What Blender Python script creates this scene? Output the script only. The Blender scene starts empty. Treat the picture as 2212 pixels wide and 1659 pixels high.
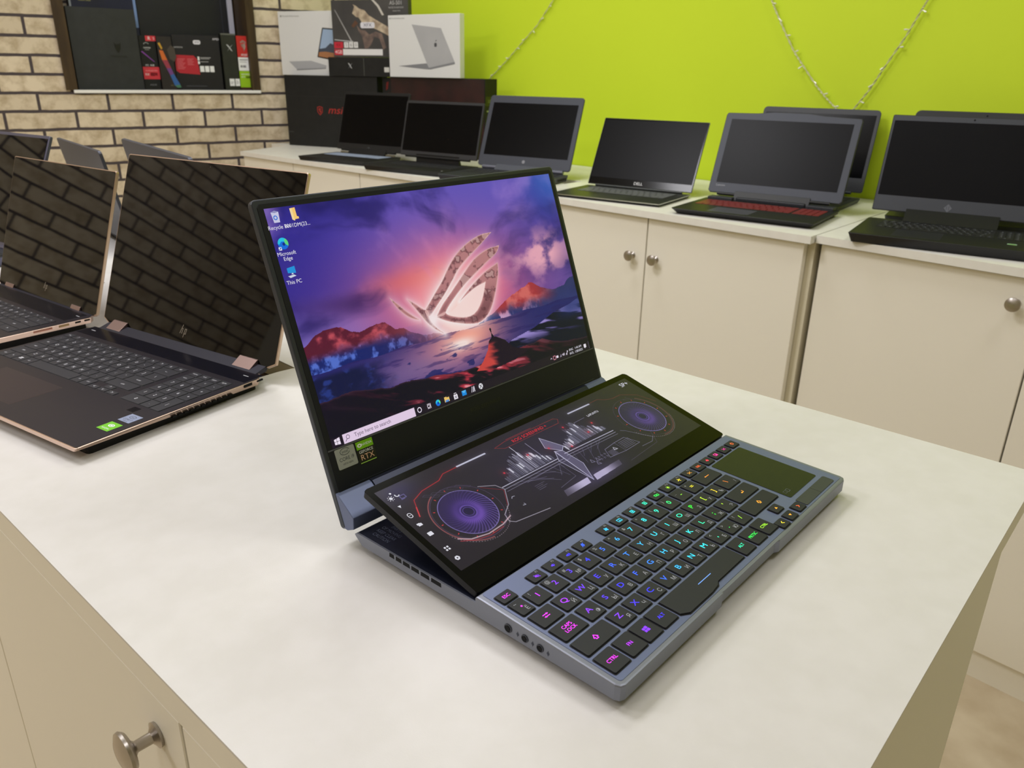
import bpy, bmesh, math, random
import numpy as np
from mathutils import Vector, Matrix, Euler

random.seed(4)
R = math.radians
SC = bpy.context.scene
COL = SC.collection
TZ = 0.96                       # height of the display table top above the floor (m)

# ------------------------------------------------------------------ camera
cam_d = bpy.data.cameras.new('camera')
cam = bpy.data.objects.new('camera', cam_d)
COL.objects.link(cam)
cam_d.sensor_width = 36.0
cam_d.lens = 36.0 * 1694.7 / 2212.0
_X = Vector((0.66680, -0.74510, 0.01590)); _Z = -Vector((0.69650, 0.61540, -0.36900)); _Z.normalize()
_X = (_X - _Z * _X.dot(_Z)).normalized(); _Y = _Z.cross(_X)
cam.matrix_world = Matrix(((_X.x, _Y.x, _Z.x, -0.3195), (_X.y, _Y.y, _Z.y, -0.1915), (_X.z, _Y.z, _Z.z, TZ + 0.3563), (0, 0, 0, 1)))
cam_d.clip_start = 0.05
cam_d.clip_end = 60
cam_d.dof.use_dof = True
cam_d.dof.focus_distance = 0.66
cam_d.dof.aperture_fstop = 16
SC.camera = cam

# ------------------------------------------------------------------ view, world, lamps
SC.view_settings.view_transform = 'Standard'
SC.view_settings.look = 'None'
SC.view_settings.gamma = 1.0
SC.view_settings.exposure = -0.18
SC.view_settings.use_curve_mapping = False
w = bpy.data.worlds.new('world'); SC.world = w; w.use_nodes = True
w.node_tree.nodes['Background'].inputs[0].default_value = (1.0, 0.97, 0.92, 1)
w.node_tree.nodes['Background'].inputs[1].default_value = 0.12
CEIL = 2.82


def ceiling_lamp(name, x, y, power, sx=0.6, sy=0.6, col=(0.97, 0.96, 1.0)):
    d = bpy.data.lights.new(name, 'AREA'); d.shape = 'RECTANGLE'; d.size = sx; d.size_y = sy
    d.energy = power; d.color = col
    o = bpy.data.objects.new(name, d); COL.objects.link(o); o.location = (x, y, CEIL - 0.03)
    return o


ceiling_lamp('ceiling_lamp', 0.00, 1.55, 30)
ceiling_lamp('ceiling_lamp', 1.50, 2.60, 8)
ceiling_lamp('ceiling_lamp', -0.72, -0.10, 3.5, 0.3, 0.3)
ceiling_lamp('ceiling_lamp', 1.08, -0.50, 11, 0.5, 0.5)
ceiling_lamp('ceiling_lamp', -1.50, 2.30, 32)
ceiling_lamp('ceiling_lamp', -1.80, 0.70, 5)  # added fill at the far left to brighten the cabinet fronts
ceiling_lamp('ceiling_lamp', 1.20, 1.42, 11, 0.5, 0.5)  # added fill near the green wall, power fitted to its brightness
ceiling_lamp('ceiling_lamp', 0.40, 0.50, 6)  # added fill above the table, power fitted to balance overall brightness


# ------------------------------------------------------------------ materials
def lin(c):
    return tuple(((v / 255.0) / 12.92 if v / 255.0 <= 0.04045 else ((v / 255.0 + 0.055) / 1.055) ** 2.4) for v in c)


MATS = {}


def mat(name, rgb, rough=0.5, metal=0.0, spec=0.5, emit=None, estr=0.0, coat=0.0):
    """A Principled material; rgb in 0-255 sRGB."""
    if name in MATS:
        return MATS[name]
    m = bpy.data.materials.new(name); m.use_nodes = True
    b = m.node_tree.nodes['Principled BSDF']
    b.inputs['Base Color'].default_value = (*lin(rgb), 1)
    b.inputs['Roughness'].default_value = rough
    b.inputs['Metallic'].default_value = metal
    b.inputs['Specular IOR Level'].default_value = spec
    b.inputs['Coat Weight'].default_value = coat
    if emit is not None:
        b.inputs['Emission Color'].default_value = (*lin(emit), 1)
        b.inputs['Emission Strength'].default_value = estr
    MATS[name] = m
    return m


def nodes(m):
    t = m.node_tree
    return t.nodes, t.links, t.nodes['Principled BSDF']


def noisy(name, rgb, rgb2, scale, rough=0.5, bump=0.0, bscale=None, spec=0.5, detail=4, lo=0.35, hi=0.65, metal=0.0, stretch=None):
    """Two tones mixed by noise, with an optional fine bump."""
    m = mat(name, rgb, rough, metal, spec)
    N, L, b = nodes(m)
    tc = N.new('ShaderNodeTexCoord'); nz = N.new('ShaderNodeTexNoise'); rp = N.new('ShaderNodeValToRGB')
    src = tc.outputs['Object']
    if stretch:
        mp = N.new('ShaderNodeMapping'); mp.inputs['Scale'].default_value = stretch
        L.new(src, mp.inputs['Vector']); src = mp.outputs['Vector']
    nz.inputs['Scale'].default_value = scale; nz.inputs['Detail'].default_value = detail
    L.new(src, nz.inputs['Vector']); L.new(nz.outputs['Fac'], rp.inputs['Fac'])
    rp.color_ramp.elements[0].position = lo; rp.color_ramp.elements[0].color = (*lin(rgb), 1)
    rp.color_ramp.elements[1].position = hi; rp.color_ramp.elements[1].color = (*lin(rgb2), 1)
    L.new(rp.outputs['Color'], b.inputs['Base Color'])
    if bump:
        n2 = N.new('ShaderNodeTexNoise'); n2.inputs['Scale'].default_value = bscale or scale * 6
        bp = N.new('ShaderNodeBump'); bp.inputs['Strength'].default_value = bump; bp.inputs['Distance'].default_value = 0.001
        L.new(src, n2.inputs['Vector']); L.new(n2.outputs['Fac'], bp.inputs['Height']); L.new(bp.outputs['Normal'], b.inputs['Normal'])
    return m


def brick_material():
    m = mat('beige brick', (190, 170, 140), 0.75, 0, 0.25)
    N, L, b = nodes(m)
    tc = N.new('ShaderNodeTexCoord'); sp = N.new('ShaderNodeSeparateXYZ'); cb = N.new('ShaderNodeCombineXYZ')
    L.new(tc.outputs['Object'], sp.inputs[0])
    ax = N.new('ShaderNodeMath'); ax.operation = 'ADD'; ax.inputs[1].default_value = 0.031 + 26.8
    az = N.new('ShaderNodeMath'); az.operation = 'ADD'; az.inputs[1].default_value = -0.175 - TZ + 0.074 * 40
    L.new(sp.outputs['X'], ax.inputs[0]); L.new(sp.outputs['Z'], az.inputs[0])
    # hand laid wobble
    nw = N.new('ShaderNodeTexNoise'); nw.inputs['Scale'].default_value = 9; nw.inputs['Detail'].default_value = 3
    L.new(tc.outputs['Object'], nw.inputs['Vector'])
    wz = N.new('ShaderNodeMath'); wz.operation = 'MULTIPLY_ADD'; wz.inputs[1].default_value = 0.010
    L.new(nw.outputs['Fac'], wz.inputs[0]); L.new(az.outputs[0], wz.inputs[2])
    L.new(ax.outputs[0], cb.inputs[0]); L.new(wz.outputs[0], cb.inputs[1])
    br = N.new('ShaderNodeTexBrick'); L.new(cb.outputs[0], br.inputs['Vector'])
    br.inputs['Scale'].default_value = 1.0; br.inputs['Brick Width'].default_value = 0.268; br.inputs['Row Height'].default_value = 0.074
    br.inputs['Mortar Size'].default_value = 0.0062; br.inputs['Mortar Smooth'].default_value = 0.12; br.offset = 0.5
    br.inputs['Color1'].default_value = (*lin((226, 211, 186)), 1); br.inputs['Color2'].default_value = (*lin((210, 195, 170)), 1)
    br.inputs['Mortar'].default_value = (*lin((78, 70, 72)), 1)
    n1 = N.new('ShaderNodeTexNoise'); n1.inputs['Scale'].default_value = 16; n1.inputs['Detail'].default_value = 8; n1.inputs['Roughness'].default_value = 0.62
    L.new(tc.outputs['Object'], n1.inputs['Vector'])
    rp = N.new('ShaderNodeValToRGB'); rp.color_ramp.elements[0].position = 0.36; rp.color_ramp.elements[0].color = (0.55, 0.49, 0.40, 1)
    rp.color_ramp.elements[1].position = 0.56; rp.color_ramp.elements[1].color = (1, 1, 1, 1)
    L.new(n1.outputs['Fac'], rp.inputs['Fac'])
    mx = N.new('ShaderNodeMix'); mx.data_type = 'RGBA'; mx.blend_type = 'MULTIPLY'; mx.inputs[0].default_value = 0.75
    L.new(br.outputs['Color'], mx.inputs[6]); L.new(rp.outputs['Color'], mx.inputs[7])
    mm = N.new('ShaderNodeMix'); mm.data_type = 'RGBA'
    L.new(br.outputs['Fac'], mm.inputs[0]); L.new(mx.outputs[2], mm.inputs[6]); mm.inputs[7].default_value = (*lin((78, 70, 72)), 1)
    L.new(mm.outputs[2], b.inputs['Base Color'])
    inv = N.new('ShaderNodeMath'); inv.operation = 'MULTIPLY_ADD'; inv.inputs[1].default_value = -1.0; inv.inputs[2].default_value = 1.0
    L.new(br.outputs['Fac'], inv.inputs[0])
    ad = N.new('ShaderNodeMath'); ad.operation = 'MULTIPLY_ADD'; ad.inputs[1].default_value = 0.18
    L.new(n1.outputs['Fac'], ad.inputs[0]); L.new(inv.outputs[0], ad.inputs[2])
    bp = N.new('ShaderNodeBump'); bp.inputs['Strength'].default_value = 0.6; bp.inputs['Distance'].default_value = 0.006
    L.new(ad.outputs[0], bp.inputs['Height']); L.new(bp.outputs['Normal'], b.inputs['Normal'])
    return m


def attr_screen(name, strength=1.0, rough=0.12, spec=0.5):
    """A lit display: its picture is the colour attribute of a fine grid."""
    m = mat(name, (4, 4, 5), rough, 0, spec)
    N, L, b = nodes(m)
    a = N.new('ShaderNodeAttribute'); a.attribute_name = 'picture'
    L.new(a.outputs['Color'], b.inputs['Emission Color']); b.inputs['Emission Strength'].default_value = strength
    return m


def glow(rgb, s=1.0):
    return mat('glow %d %d %d %.2f' % (*rgb, s), (10, 10, 10), 0.5, 0, 0.2, rgb, s)


M_TABLE = noisy('cream laminate', (216, 213, 210), (212, 209, 205), 40, 0.33, 0.04, 900, 0.45)
M_TABLE_EDGE = mat('cream edge band', (226, 216, 198), 0.45)
M_PANEL = mat('beige cabinet board', (243, 238, 224), 0.5, 0, 0.35)
M_CTOP = noisy('counter top laminate', (238, 236, 228), (234, 231, 222), 30, 0.38, 0.03, 800, 0.4)
M_CARC = mat('cabinet carcass board', (222, 214, 190), 0.55)
M_DARKGAP = mat('raw chipboard hole', (62, 50, 38), 0.9, 0, 0.1)
M_NICKEL = mat('satin nickel', (182, 176, 170), 0.3, 1.0)
M_GREEN = noisy('lime green paint', (210, 234, 50), (207, 231, 46), 1.2, 0.6, 0.06, 160, 0.3)
M_BRICK = brick_material()
M_PLASTER = noisy('cream plaster', (226, 218, 202), (220, 211, 194), 3, 0.8, 0.05, 120, 0.2)
M_CEIL = mat('white ceiling', (235, 232, 226), 0.9, 0, 0.1)
M_WOOD = noisy('dark brown wood', (74, 58, 34), (58, 44, 26), 7, 0.6, 0.2, 60, 0.3, stretch=(6, 6, 0.6))
M_WHITE = mat('white paint', (240, 239, 236), 0.45)
M_GREYSHELF = mat('grey shelf', (150, 150, 154), 0.6)
M_BLACKBOX = noisy('black card', (27, 28, 28), (22, 23, 23), 30, 0.55, 0.03, 300, 0.35)


# ------------------------------------------------------------------ mesh helpers (millimetres in, metres out)
def new_bm():
    return bmesh.new()


def box(bm, x0, x1, y0, y1, z0, z1, bev=0.0, seg=2):
    r = bmesh.ops.create_cube(bm, size=1.0)
    vs = r['verts']
    for v in vs:
        v.co = Vector(((x0 + x1) / 2 + v.co.x * (x1 - x0), (y0 + y1) / 2 + v.co.y * (y1 - y0), (z0 + z1) / 2 + v.co.z * (z1 - z0)))
    if bev:
        es = list({e for v in vs for e in v.link_edges})
        bmesh.ops.bevel(bm, geom=es, offset=bev, segments=seg, profile=0.5, affect='EDGES')
    return bm


def rr(x0, y0, x1, y1, r, n=5):
    """Rounded rectangle outline, anticlockwise."""
    if not isinstance(r, (list, tuple)):
        r = [r] * 4
    out = []
    for (cx, cy, a, q) in ((x0 + r[0], y0 + r[0], 180, r[0]), (x1 - r[1], y0 + r[1], 270, r[1]), (x1 - r[2], y1 - r[2], 0, r[2]), (x0 + r[3], y1 - r[3], 90, r[3])):
        for i in range(n + 1):
            t = R(a + 90.0 * i / n)
            out.append((cx + q * math.cos(t), cy + q * math.sin(t)))
    return out


def prism(bm, pts, z0, z1, bev=0.0, seg=2, ztop=None, bevbot=0.0):
    """Outline in XY from z0 to z1 (ztop(x, y) may give a sloping top), top edges bevelled."""
    n = len(pts)
    b = [bm.verts.new((x, y, z0)) for x, y in pts]
    t = [bm.verts.new((x, y, ztop(x, y) if ztop else z1)) for x, y in pts]
    bm.faces.new(list(reversed(b)))
    top = bm.faces.new(t)
    for i in range(n):
        bm.faces.new((b[i], b[(i + 1) % n], t[(i + 1) % n], t[i]))
    if bev:
        bmesh.ops.bevel(bm, geom=[e for e in top.edges], offset=bev, segments=seg, profile=0.5, affect='EDGES')
    return bm


def slab(bm, outer, holes, z0, z1):
    """A slab with holes in it."""
    for z, flip in ((z1, False), (z0, True)):
        es = []
        for lp in [outer] + holes:
            vs = [bm.verts.new((x, y, z)) for x, y in lp]
            es += [bm.edges.new((vs[i], vs[(i + 1) % len(vs)])) for i in range(len(vs))]
        bmesh.ops.triangle_fill(bm, edges=es, use_beauty=True, use_dissolve=False)
    for lp in [outer] + holes:
        b = [bm.verts.new((x, y, z0)) for x, y in lp]; t = [bm.verts.new((x, y, z1)) for x, y in lp]
        for i in range(len(lp)):
            j = (i + 1) % len(lp)
            bm.faces.new((b[i], b[j], t[j], t[i]))
    bmesh.ops.remove_doubles(bm, verts=bm.verts[:], dist=0.001)
    bmesh.ops.recalc_face_normals(bm, faces=bm.faces[:])
    return bm


def ring(bm, outer, inner, y0, y1):
    """A frame in the XZ plane between two outlines with equal point counts, from y0 (front) to y1."""
    n = len(outer)
    A = [[bm.verts.new((x, y, z)) for x, z in lp] for y in (y0, y1) for lp in (outer, inner)]
    of, inf, ob, ib = A
    for i in range(n):
        j = (i + 1) % n
        bm.faces.new((of[i], of[j], inf[j], inf[i]))
        bm.faces.new((ob[j], ob[i], ib[i], ib[j]))
        bm.faces.new((of[j], of[i], ob[i], ob[j]))
        bm.faces.new((inf[i], inf[j], ib[j], ib[i]))
    bmesh.ops.recalc_face_normals(bm, faces=bm.faces[:])
    return bm


def prism_xz(bm, pts, y0, y1, bev=0.0, seg=2):
    """Outline in XZ, from y0 (front, facing -y) to y1, front edges bevelled."""
    n = len(pts)
    f = [bm.verts.new((x, y0, z)) for x, z in pts]
    b = [bm.verts.new((x, y1, z)) for x, z in pts]
    front = bm.faces.new(f)
    back = bm.faces.new(list(reversed(b)))
    for i in range(n):
        j = (i + 1) % n
        bm.faces.new((f[j], f[i], b[i], b[j]))
    bmesh.ops.recalc_face_normals(bm, faces=bm.faces[:])
    if bev:
        bmesh.ops.bevel(bm, geom=list(front.edges) + list(back.edges), offset=bev, segments=seg, profile=0.5, affect='EDGES')
    return bm


def prism_yz(bm, pts, x0, x1, bev=0.0):
    n = len(pts)
    f = [bm.verts.new((x0, y, z)) for y, z in pts]
    b = [bm.verts.new((x1, y, z)) for y, z in pts]
    bm.faces.new(f); bm.faces.new(list(reversed(b)))
    for i in range(n):
        j = (i + 1) % n
        bm.faces.new((f[j], f[i], b[i], b[j]))
    bmesh.ops.recalc_face_normals(bm, faces=bm.faces[:])
    if bev:
        bmesh.ops.bevel(bm, geom=bm.edges[:], offset=bev, segments=2, profile=0.5, affect='EDGES')
    return bm


def lathe(bm, prof, axis='Z', at=(0, 0, 0), seg=28):
    rings = []
    for r, h in prof:
        row = []
        for i in range(seg):
            a = 2 * math.pi * i / seg
            c, s = r * math.cos(a), r * math.sin(a)
            p = {'Z': (c, s, h), 'X': (h, c, s), 'Y': (s, h, c)}[axis]
            row.append(bm.verts.new((at[0] + p[0], at[1] + p[1], at[2] + p[2])))
        rings.append(row)
    for a, b in zip(rings, rings[1:]):
        for i in range(seg):
            j = (i + 1) % seg
            bm.faces.new((a[i], a[j], b[j], b[i]))
    bm.faces.new(list(reversed(rings[0]))); bm.faces.new(rings[-1])
    bmesh.ops.recalc_face_normals(bm, faces=bm.faces[:])
    return bm


def tube(bm, pts, r, seg=8):
    pts = [Vector(p) for p in pts]
    prev = None
    for i, p in enumerate(pts):
        d = (pts[min(i + 1, len(pts) - 1)] - pts[max(i - 1, 0)]).normalized()
        u = d.cross(Vector((0, 0, 1)))
        if u.length < 0.05:
            u = d.cross(Vector((0, 1, 0)))
        u.normalize(); v = d.cross(u)
        row = [bm.verts.new(p + u * (r * math.cos(2 * math.pi * k / seg)) + v * (r * math.sin(2 * math.pi * k / seg))) for k in range(seg)]
        if prev:
            for k in range(seg):
                bm.faces.new((prev[k], prev[(k + 1) % seg], row[(k + 1) % seg], row[k]))
        else:
            bm.faces.new(list(reversed(row)))
        prev = row
    bm.faces.new(prev)
    return bm


def put(o, parent, loc, rot):
    COL.objects.link(o)
    o.location = Vector(loc) * 0.001; o.rotation_euler = Euler(rot)
    if parent is not None:
        o.parent = parent
    return o


def obj(name, bm, m, parent=None, loc=(0, 0, 0), rot=(0, 0, 0), smooth=False):
    me = bpy.data.meshes.new(name)
    for v in bm.verts:
        v.co *= 0.001
    bm.to_mesh(me); bm.free()
    for mm in (m if isinstance(m, (list, tuple)) else [m]):
        me.materials.append(mm)
    if smooth:
        me.shade_smooth()
        me.set_sharp_from_angle(angle=R(35))
    return put(bpy.data.objects.new(name, me), parent, loc, rot)


def share(name, me, parent, loc=(0, 0, 0), rot=(0, 0, 0), scale=None):
    o = put(bpy.data.objects.new(name, me), parent, loc, rot)
    if scale:
        o.scale = scale
    return o


def thing(name, label, cat, loc, rz=0.0, group=None):
    """An Empty at the thing's base; loc in millimetres from the table-top origin."""
    o = bpy.data.objects.new(name, None); COL.objects.link(o); o.empty_display_size = 0.05
    o.location = (loc[0] * 0.001, loc[1] * 0.001, loc[2] * 0.001 + TZ); o.rotation_euler = (0, 0, rz)
    o['label'] = label; o['category'] = cat
    if group:
        o['group'] = group
    return o


def structure(o, label=None):
    o['kind'] = 'structure'
    if label:
        o['label'] = label
    return o


# lettering: one mesh per string, shared by every place that shows it
GLYPHS = {}
FONT_UP = (R(90), 0, 0)


def text_mesh(body, spacing=1.0, shear=0.0):
    k = (body, spacing, shear)
    if k not in GLYPHS:
        cu = bpy.data.curves.new('lettering', 'FONT'); cu.body = body; cu.size = 1.0
        cu.align_x = 'CENTER'; cu.align_y = 'CENTER'; cu.space_character = spacing; cu.shear = shear
        cu.resolution_u = 3
        o = bpy.data.objects.new('lettering', cu)
        me = bpy.data.meshes.new_from_object(o)
        bpy.data.objects.remove(o)
        bpy.data.curves.remove(cu)
        GLYPHS[k] = me
    return GLYPHS[k]


def text(name, body, size, m, parent, loc, rot=(0, 0, 0), align='C', sx=1.0, spacing=1.0, shear=0.0, bold=False):
    """Printed lettering of cap height about 0.7 * size (mm)."""
    src = text_mesh(body, spacing, shear)
    key = ('m', body, spacing, shear, m.name)
    if key not in GLYPHS:
        me = src.copy(); me.materials.clear(); me.materials.append(m); GLYPHS[key] = me
    me = GLYPHS[key]
    o = bpy.data.objects.new(name, me)
    put(o, parent, loc, rot)
    s = size * 0.001
    o.scale = (s * sx, s, s)
    if align != 'C' and len(me.vertices):
        xs = [v.co.x for v in me.vertices]
        off = -min(xs) if align == 'L' else -max(xs)
        o.location = o.location + Euler(rot).to_matrix() @ Vector((off * s * sx, 0, 0))
    return o


def polys(name, loops, m, parent, loc=(0, 0, 0), rot=(0, 0, 0), thick=0.0):
    """Flat printed shapes in the local XY plane."""
    bm = new_bm()
    for lp in loops:
        bm.faces.new([bm.verts.new((x, y, 0)) for x, y in lp])
    bmesh.ops.recalc_face_normals(bm, faces=bm.faces[:])
    for f in bm.faces:
        if f.normal.z < 0:
            f.normal_flip()
    bmesh.ops.triangulate(bm, faces=bm.faces[:])
    return obj(name, bm, m, parent, loc, rot)


def rect(x0, y0, x1, y1):
    return [(x0, y0), (x1, y0), (x1, y1), (x0, y1)]


def circ(cx, cy, r, n=24, ry=None, a0=0, a1=360):
    k = n if a1 - a0 >= 360 else n + 1
    return [(cx + r * math.cos(R(a0 + (a1 - a0) * i / n)), cy + (ry or r) * math.sin(R(a0 + (a1 - a0) * i / n))) for i in range(k)]


def stroke(pts, wd, closed=False):
    """A polyline as quads of the given width."""
    out = []
    n = len(pts)
    for i in range(n if closed else n - 1):
        a = Vector(pts[i]); b = Vector(pts[(i + 1) % n]); d = b - a
        if d.length < 1e-6:
            continue
        q = Vector((-d.y, d.x)).normalized() * wd / 2; e = d.normalized() * wd * 0.3
        out.append([tuple(a - q - e), tuple(b - q + e), tuple(b + q + e), tuple(a + q - e)])
    return out


# ================================================================== THE ROOM
QB = (1909.0, 3400.0); QG = (2258.0, 634.0)
AB, AG = R(-15), R(87.05)
GD = (math.cos(AG), math.sin(AG))


def wall_x(y, off=4.0):
    return QG[0] + (y - QG[1]) * GD[0] / GD[1] - off


def place_world(o, x, y, z, rz):
    o.location = (x * 0.001, y * 0.001, z * 0.001); o.rotation_euler = (0, 0, rz)
    return o


# brick wall with the niche cut through it
bm = new_bm()
NZ0, NZ1 = 960 + 244, 960 + 1250
slab(bm, rect(-1920, 0, 501, 2820), [rect(-830, NZ0, -48, NZ1)], 0, 280)
for v in bm.verts:
    v.co = Vector((v.co.x, v.co.z, v.co.y))
box(bm, -860, -20, 270, 300, NZ0 - 30, NZ1 + 30)
bmesh.ops.recalc_face_normals(bm, faces=bm.faces[:])
wall_back = structure(obj('wall_back', bm, M_BRICK))
place_world(wall_back, *QB, 0, AB)
# dark wooden lining and frame of the niche
bm = new_bm()
ring(bm, [(x, z) for x, z in rect(-857, NZ0 + 12, -27, NZ1 + 44)], [(x, z) for x, z in rect(-813, NZ0 + 13, -65, NZ1)], -13, 268)
trim_1 = structure(obj('trim_1', bm, M_WOOD)); place_world(trim_1, *QB, 0, AB)
bm = new_bm(); box(bm, -829, -28, -16, 2, NZ0, NZ0 + 13, 1.5)
trim_2 = structure(obj('trim_2', bm, M_WHITE)); place_world(trim_2, *QB, 0, AB)
bm = new_bm(); box(bm, -813, -65, 2, 268, NZ0 + 1, NZ0 + 13.5)
trim_3 = structure(obj('trim_3', bm, M_GREYSHELF)); place_world(trim_3, *QB, 0, AB)

bm = new_bm(); box(bm, -3350, 2640, -120, 0, 0, 2820)
wall_right = structure(obj('wall_right', bm, M_GREEN)); place_world(wall_right, *QG, 0, AG)
bm = new_bm(); box(bm, -3000, 0, 0, 120, 0, 2820)
wall_back_left = structure(obj('wall_back_left', bm, M_BRICK)); place_world(wall_back_left, 54, 3897, 0, R(20))
bm = new_bm(); box(bm, -2840, -2720, -2600, 2900, 0, 2820)
wall_left = structure(obj('wall_left', bm, M_PLASTER))
bm = new_bm(); box(bm, -2720, 2200, -120, 0, 0, 2820)
wall_front = structure(obj('wall_front', bm, M_PLASTER)); place_world(wall_front, 0, -2600, 0, 0)
M_FLOOR = noisy('mottled beige vinyl', (206, 192, 164), (178, 160, 130), 9, 0.45, 0.05, 200, 0.4, detail=9, lo=0.3, hi=0.72)
bm = new_bm(); box(bm, -2800, 2500, -2750, 4900, -40, 0)
floor = structure(obj('floor', bm, M_FLOOR))
bm = new_bm(); box(bm, -2800, 2500, -2750, 4900, 2820, 2860)
ceiling = structure(obj('ceiling', bm, M_CEIL))


# ------------------------------------------------------------------ counters and table
def knob_mesh():
    bm = new_bm()
    lathe(bm, [(9, 0), (9.5, 2), (7, 3), (4.2, 5), (4.0, 15), (6, 17), (13, 19), (15, 21.5), (14.5, 23.5), (9, 26), (3, 27)], 'Y', seg=32)
    for v in bm.verts:
        v.co *= 0.001
    me = bpy.data.meshes.new('knob'); bm.to_mesh(me); bm.free(); me.materials.append(M_NICKEL)
    me.shade_smooth(); me.set_sharp_from_angle(angle=R(50))
    return me


KNOB = knob_mesh()


def counter(label, O, ang, length, top, doors, holes=(), start=0.0):
    """Runs along local +x; the room is on local +y. doors: (x0, x1, knob x or None, knob z)."""
    t = thing('display_counter', label, 'counter', (O[0], O[1], -960), ang, 'beige counters along the green wall')
    c, s = math.cos(ang), math.sin(ang)
    loc = lambda p: (c * (p[0] - O[0]) + s * (p[1] - O[1]), -s * (p[0] - O[0]) + c * (p[1] - O[1]))
    bm = new_bm(); slab(bm, [loc(p) for p in top], [[loc(p) for p in h] for h in holes], 952, 970)
    obj('countertop', bm, M_CTOP, t)
    bm = new_bm(); box(bm, start + 2, start + length - 2, -560, -36, 75, 951.5)
    obj('carcass', bm, M_CARC, t)
    bm = new_bm(); box(bm, start + 4, start + length - 4, -540, -24, 0, 74.5)
    obj('plinth', bm, M_PANEL, t)
    for x0, x1, kx, kz in doors:
        bm = new_bm(); box(bm, x0, x1, -34, -15, 76, 948.5, 0.8, 1)
        d = obj('door', bm, M_PANEL, t)
        if kx is not None:
            share('knob', KNOB, d, (kx, -15.2, kz), (0, 0, 0))
    return t


hole = [(1820, 1478), (1921, 1478), (1919, 1541), (1915, 1552), (1820, 1560)]
counter('beige counter in the corner under the black boxes', (1575, 1405), R(89.7), 1728,
        [(1575, 1405), (1584, 3133), (1900, 3254), (1907, 3392), (2382, 3264), (wall_x(1405), 1405)],
        [(1, 442, 400, 850), (446, 890, 488, 850), (894, 1338, 1296, 850), (1342, 1726, 1384, 850)], [hole])
counter('beige counter with two knobs beside one door gap, carrying the red-keyed laptop', (1520, 506), R(87.12), 896,
        [(1520, 506), (1565, 1402), (wall_x(1402), 1402), (wall_x(506), 506)],
        [(20, 470, 437, 840), (474, 893, 516, 840)])
counter('beige counter at the right edge, set back slightly, one knob showing', (1546, 504) if False else (1394, -1250), R(85.1), 1756,
        [(1394, -1250), (1544.5, 502.5), (wall_x(502.5), 502.5), (wall_x(-1250), -1250)],
        [(1281, 1750, 1326, 896), (800, 1277, 1232, 896), (320, 796, 365, 896)])

tb = thing('display_table', 'wide white-topped display table under the glowing two-screen laptop', 'table', (-172.4, -126.5, -960))
TH = [[(x + 172.4, y + 126.5) for x, y in h] for h in (
    [(90, 641), (178, 643), (201, 640), (202.5, 678), (201, 760), (90, 760)],
    [(110, 1164), (176, 1165), (208, 1236), (214, 1243), (213, 1290), (110, 1290)])]
bm = new_bm(); slab(bm, rect(0, 0, 708, 2330), TH, 958, 960); obj('laminate_sheet', bm, M_TABLE, tb)
bm = new_bm(); slab(bm, rect(0.4, 0.4, 707.6, 2329.6), TH, 933, 957.95); obj('tabletop', bm, M_PANEL, tb)
for i, h in enumerate(TH):
    bm = new_bm(); xs = [p[0] for p in h]; ys = [p[1] for p in h]
    box(bm, min(xs) - 10, max(xs) + 12, min(ys) - 12, max(ys) + 10, 890, 932)
    obj('cable_hole', bm, M_DARKGAP, tb)['label'] = 'dark raw chipboard cable cutout'
bm = new_bm(); box(bm, 19, 579, 0.6, 18, 0, 932.5); obj('end_panel', bm, M_PANEL, tb)
bm = new_bm(); box(bm, 22, 578, 19, 2300, 70, 888); obj('carcass', bm, M_CARC, tb)
for y0, y1, ky in ((1, 337, None), (341, 790, 380), (794, 1243, 1202), (1247, 1696, 1286), (1700, 2300, None)):
    bm = new_bm(); box(bm, 0.6, 18.5, y0, y1, 60, 932, 0.8, 1)
    d = obj('door', bm, M_PANEL, tb)
    if ky:
        share('knob', KNOB, d, (0.4, ky, 896), (0, 0, R(90)))
bm = new_bm(); box(bm, 40, 560, 30, 2290, 0, 59); obj('plinth', bm, M_PANEL, tb)


# ------------------------------------------------------------------ strings of little lamps on the green wall
M_CABLE = mat('clear cable', (205, 208, 150), 0.25, 0, 0.6)
M_BULB = mat('clear bulb', (240, 240, 215), 0.12, 0, 0.7)


def string_light(label, pts, spread, seed):
    rnd = random.Random(seed)
    t = thing('string_light', label, 'string lights', (QG[0], QG[1], 0), AG, 'strings of clear fairy lamps on the green wall')
    P = []
    for (a, b) in zip(pts, pts[1:]):
        for k in range(8):
            f = k / 8.0
            P.append((a[0] + (b[0] - a[0]) * f, spread, a[1] + (b[1] - a[1]) * f))
    P.append((pts[-1][0], spread, pts[-1][1]))
    bm = new_bm()
    tube(bm, [(p[0] + 2.2 * math.cos(i * 1.3), p[1] + 2 * math.sin(i * 1.3), p[2]) for i, p in enumerate(P)], 1.5, 6)
    tube(bm, [(p[0] - 2.2 * math.cos(i * 1.3), p[1] - 2 * math.sin(i * 1.3), p[2]) for i, p in enumerate(P)], 1.5, 6)
    obj('cable', bm, M_CABLE, t, smooth=True)
    d = 0; last = Vector(P[0])
    side = 1
    for p in P[1:]:
        v = Vector(p); d += (v - last).length; last = v
        if d > 52:
            d = 0; side = -side if rnd.random() < 0.45 else side
            a = rnd.uniform(-0.3, 0.8)
            q = v + Vector((side * 15 * math.cos(a), rnd.uniform(1, 7), -15 * math.sin(a)))
            m = v + (q - v) * 0.45
            bm = new_bm(); tube(bm, [v, m], 1.3, 6); tube(bm, [m, q], 2.2, 8)
            obj('bulb', bm, M_BULB, t, smooth=True)
    return t


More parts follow.
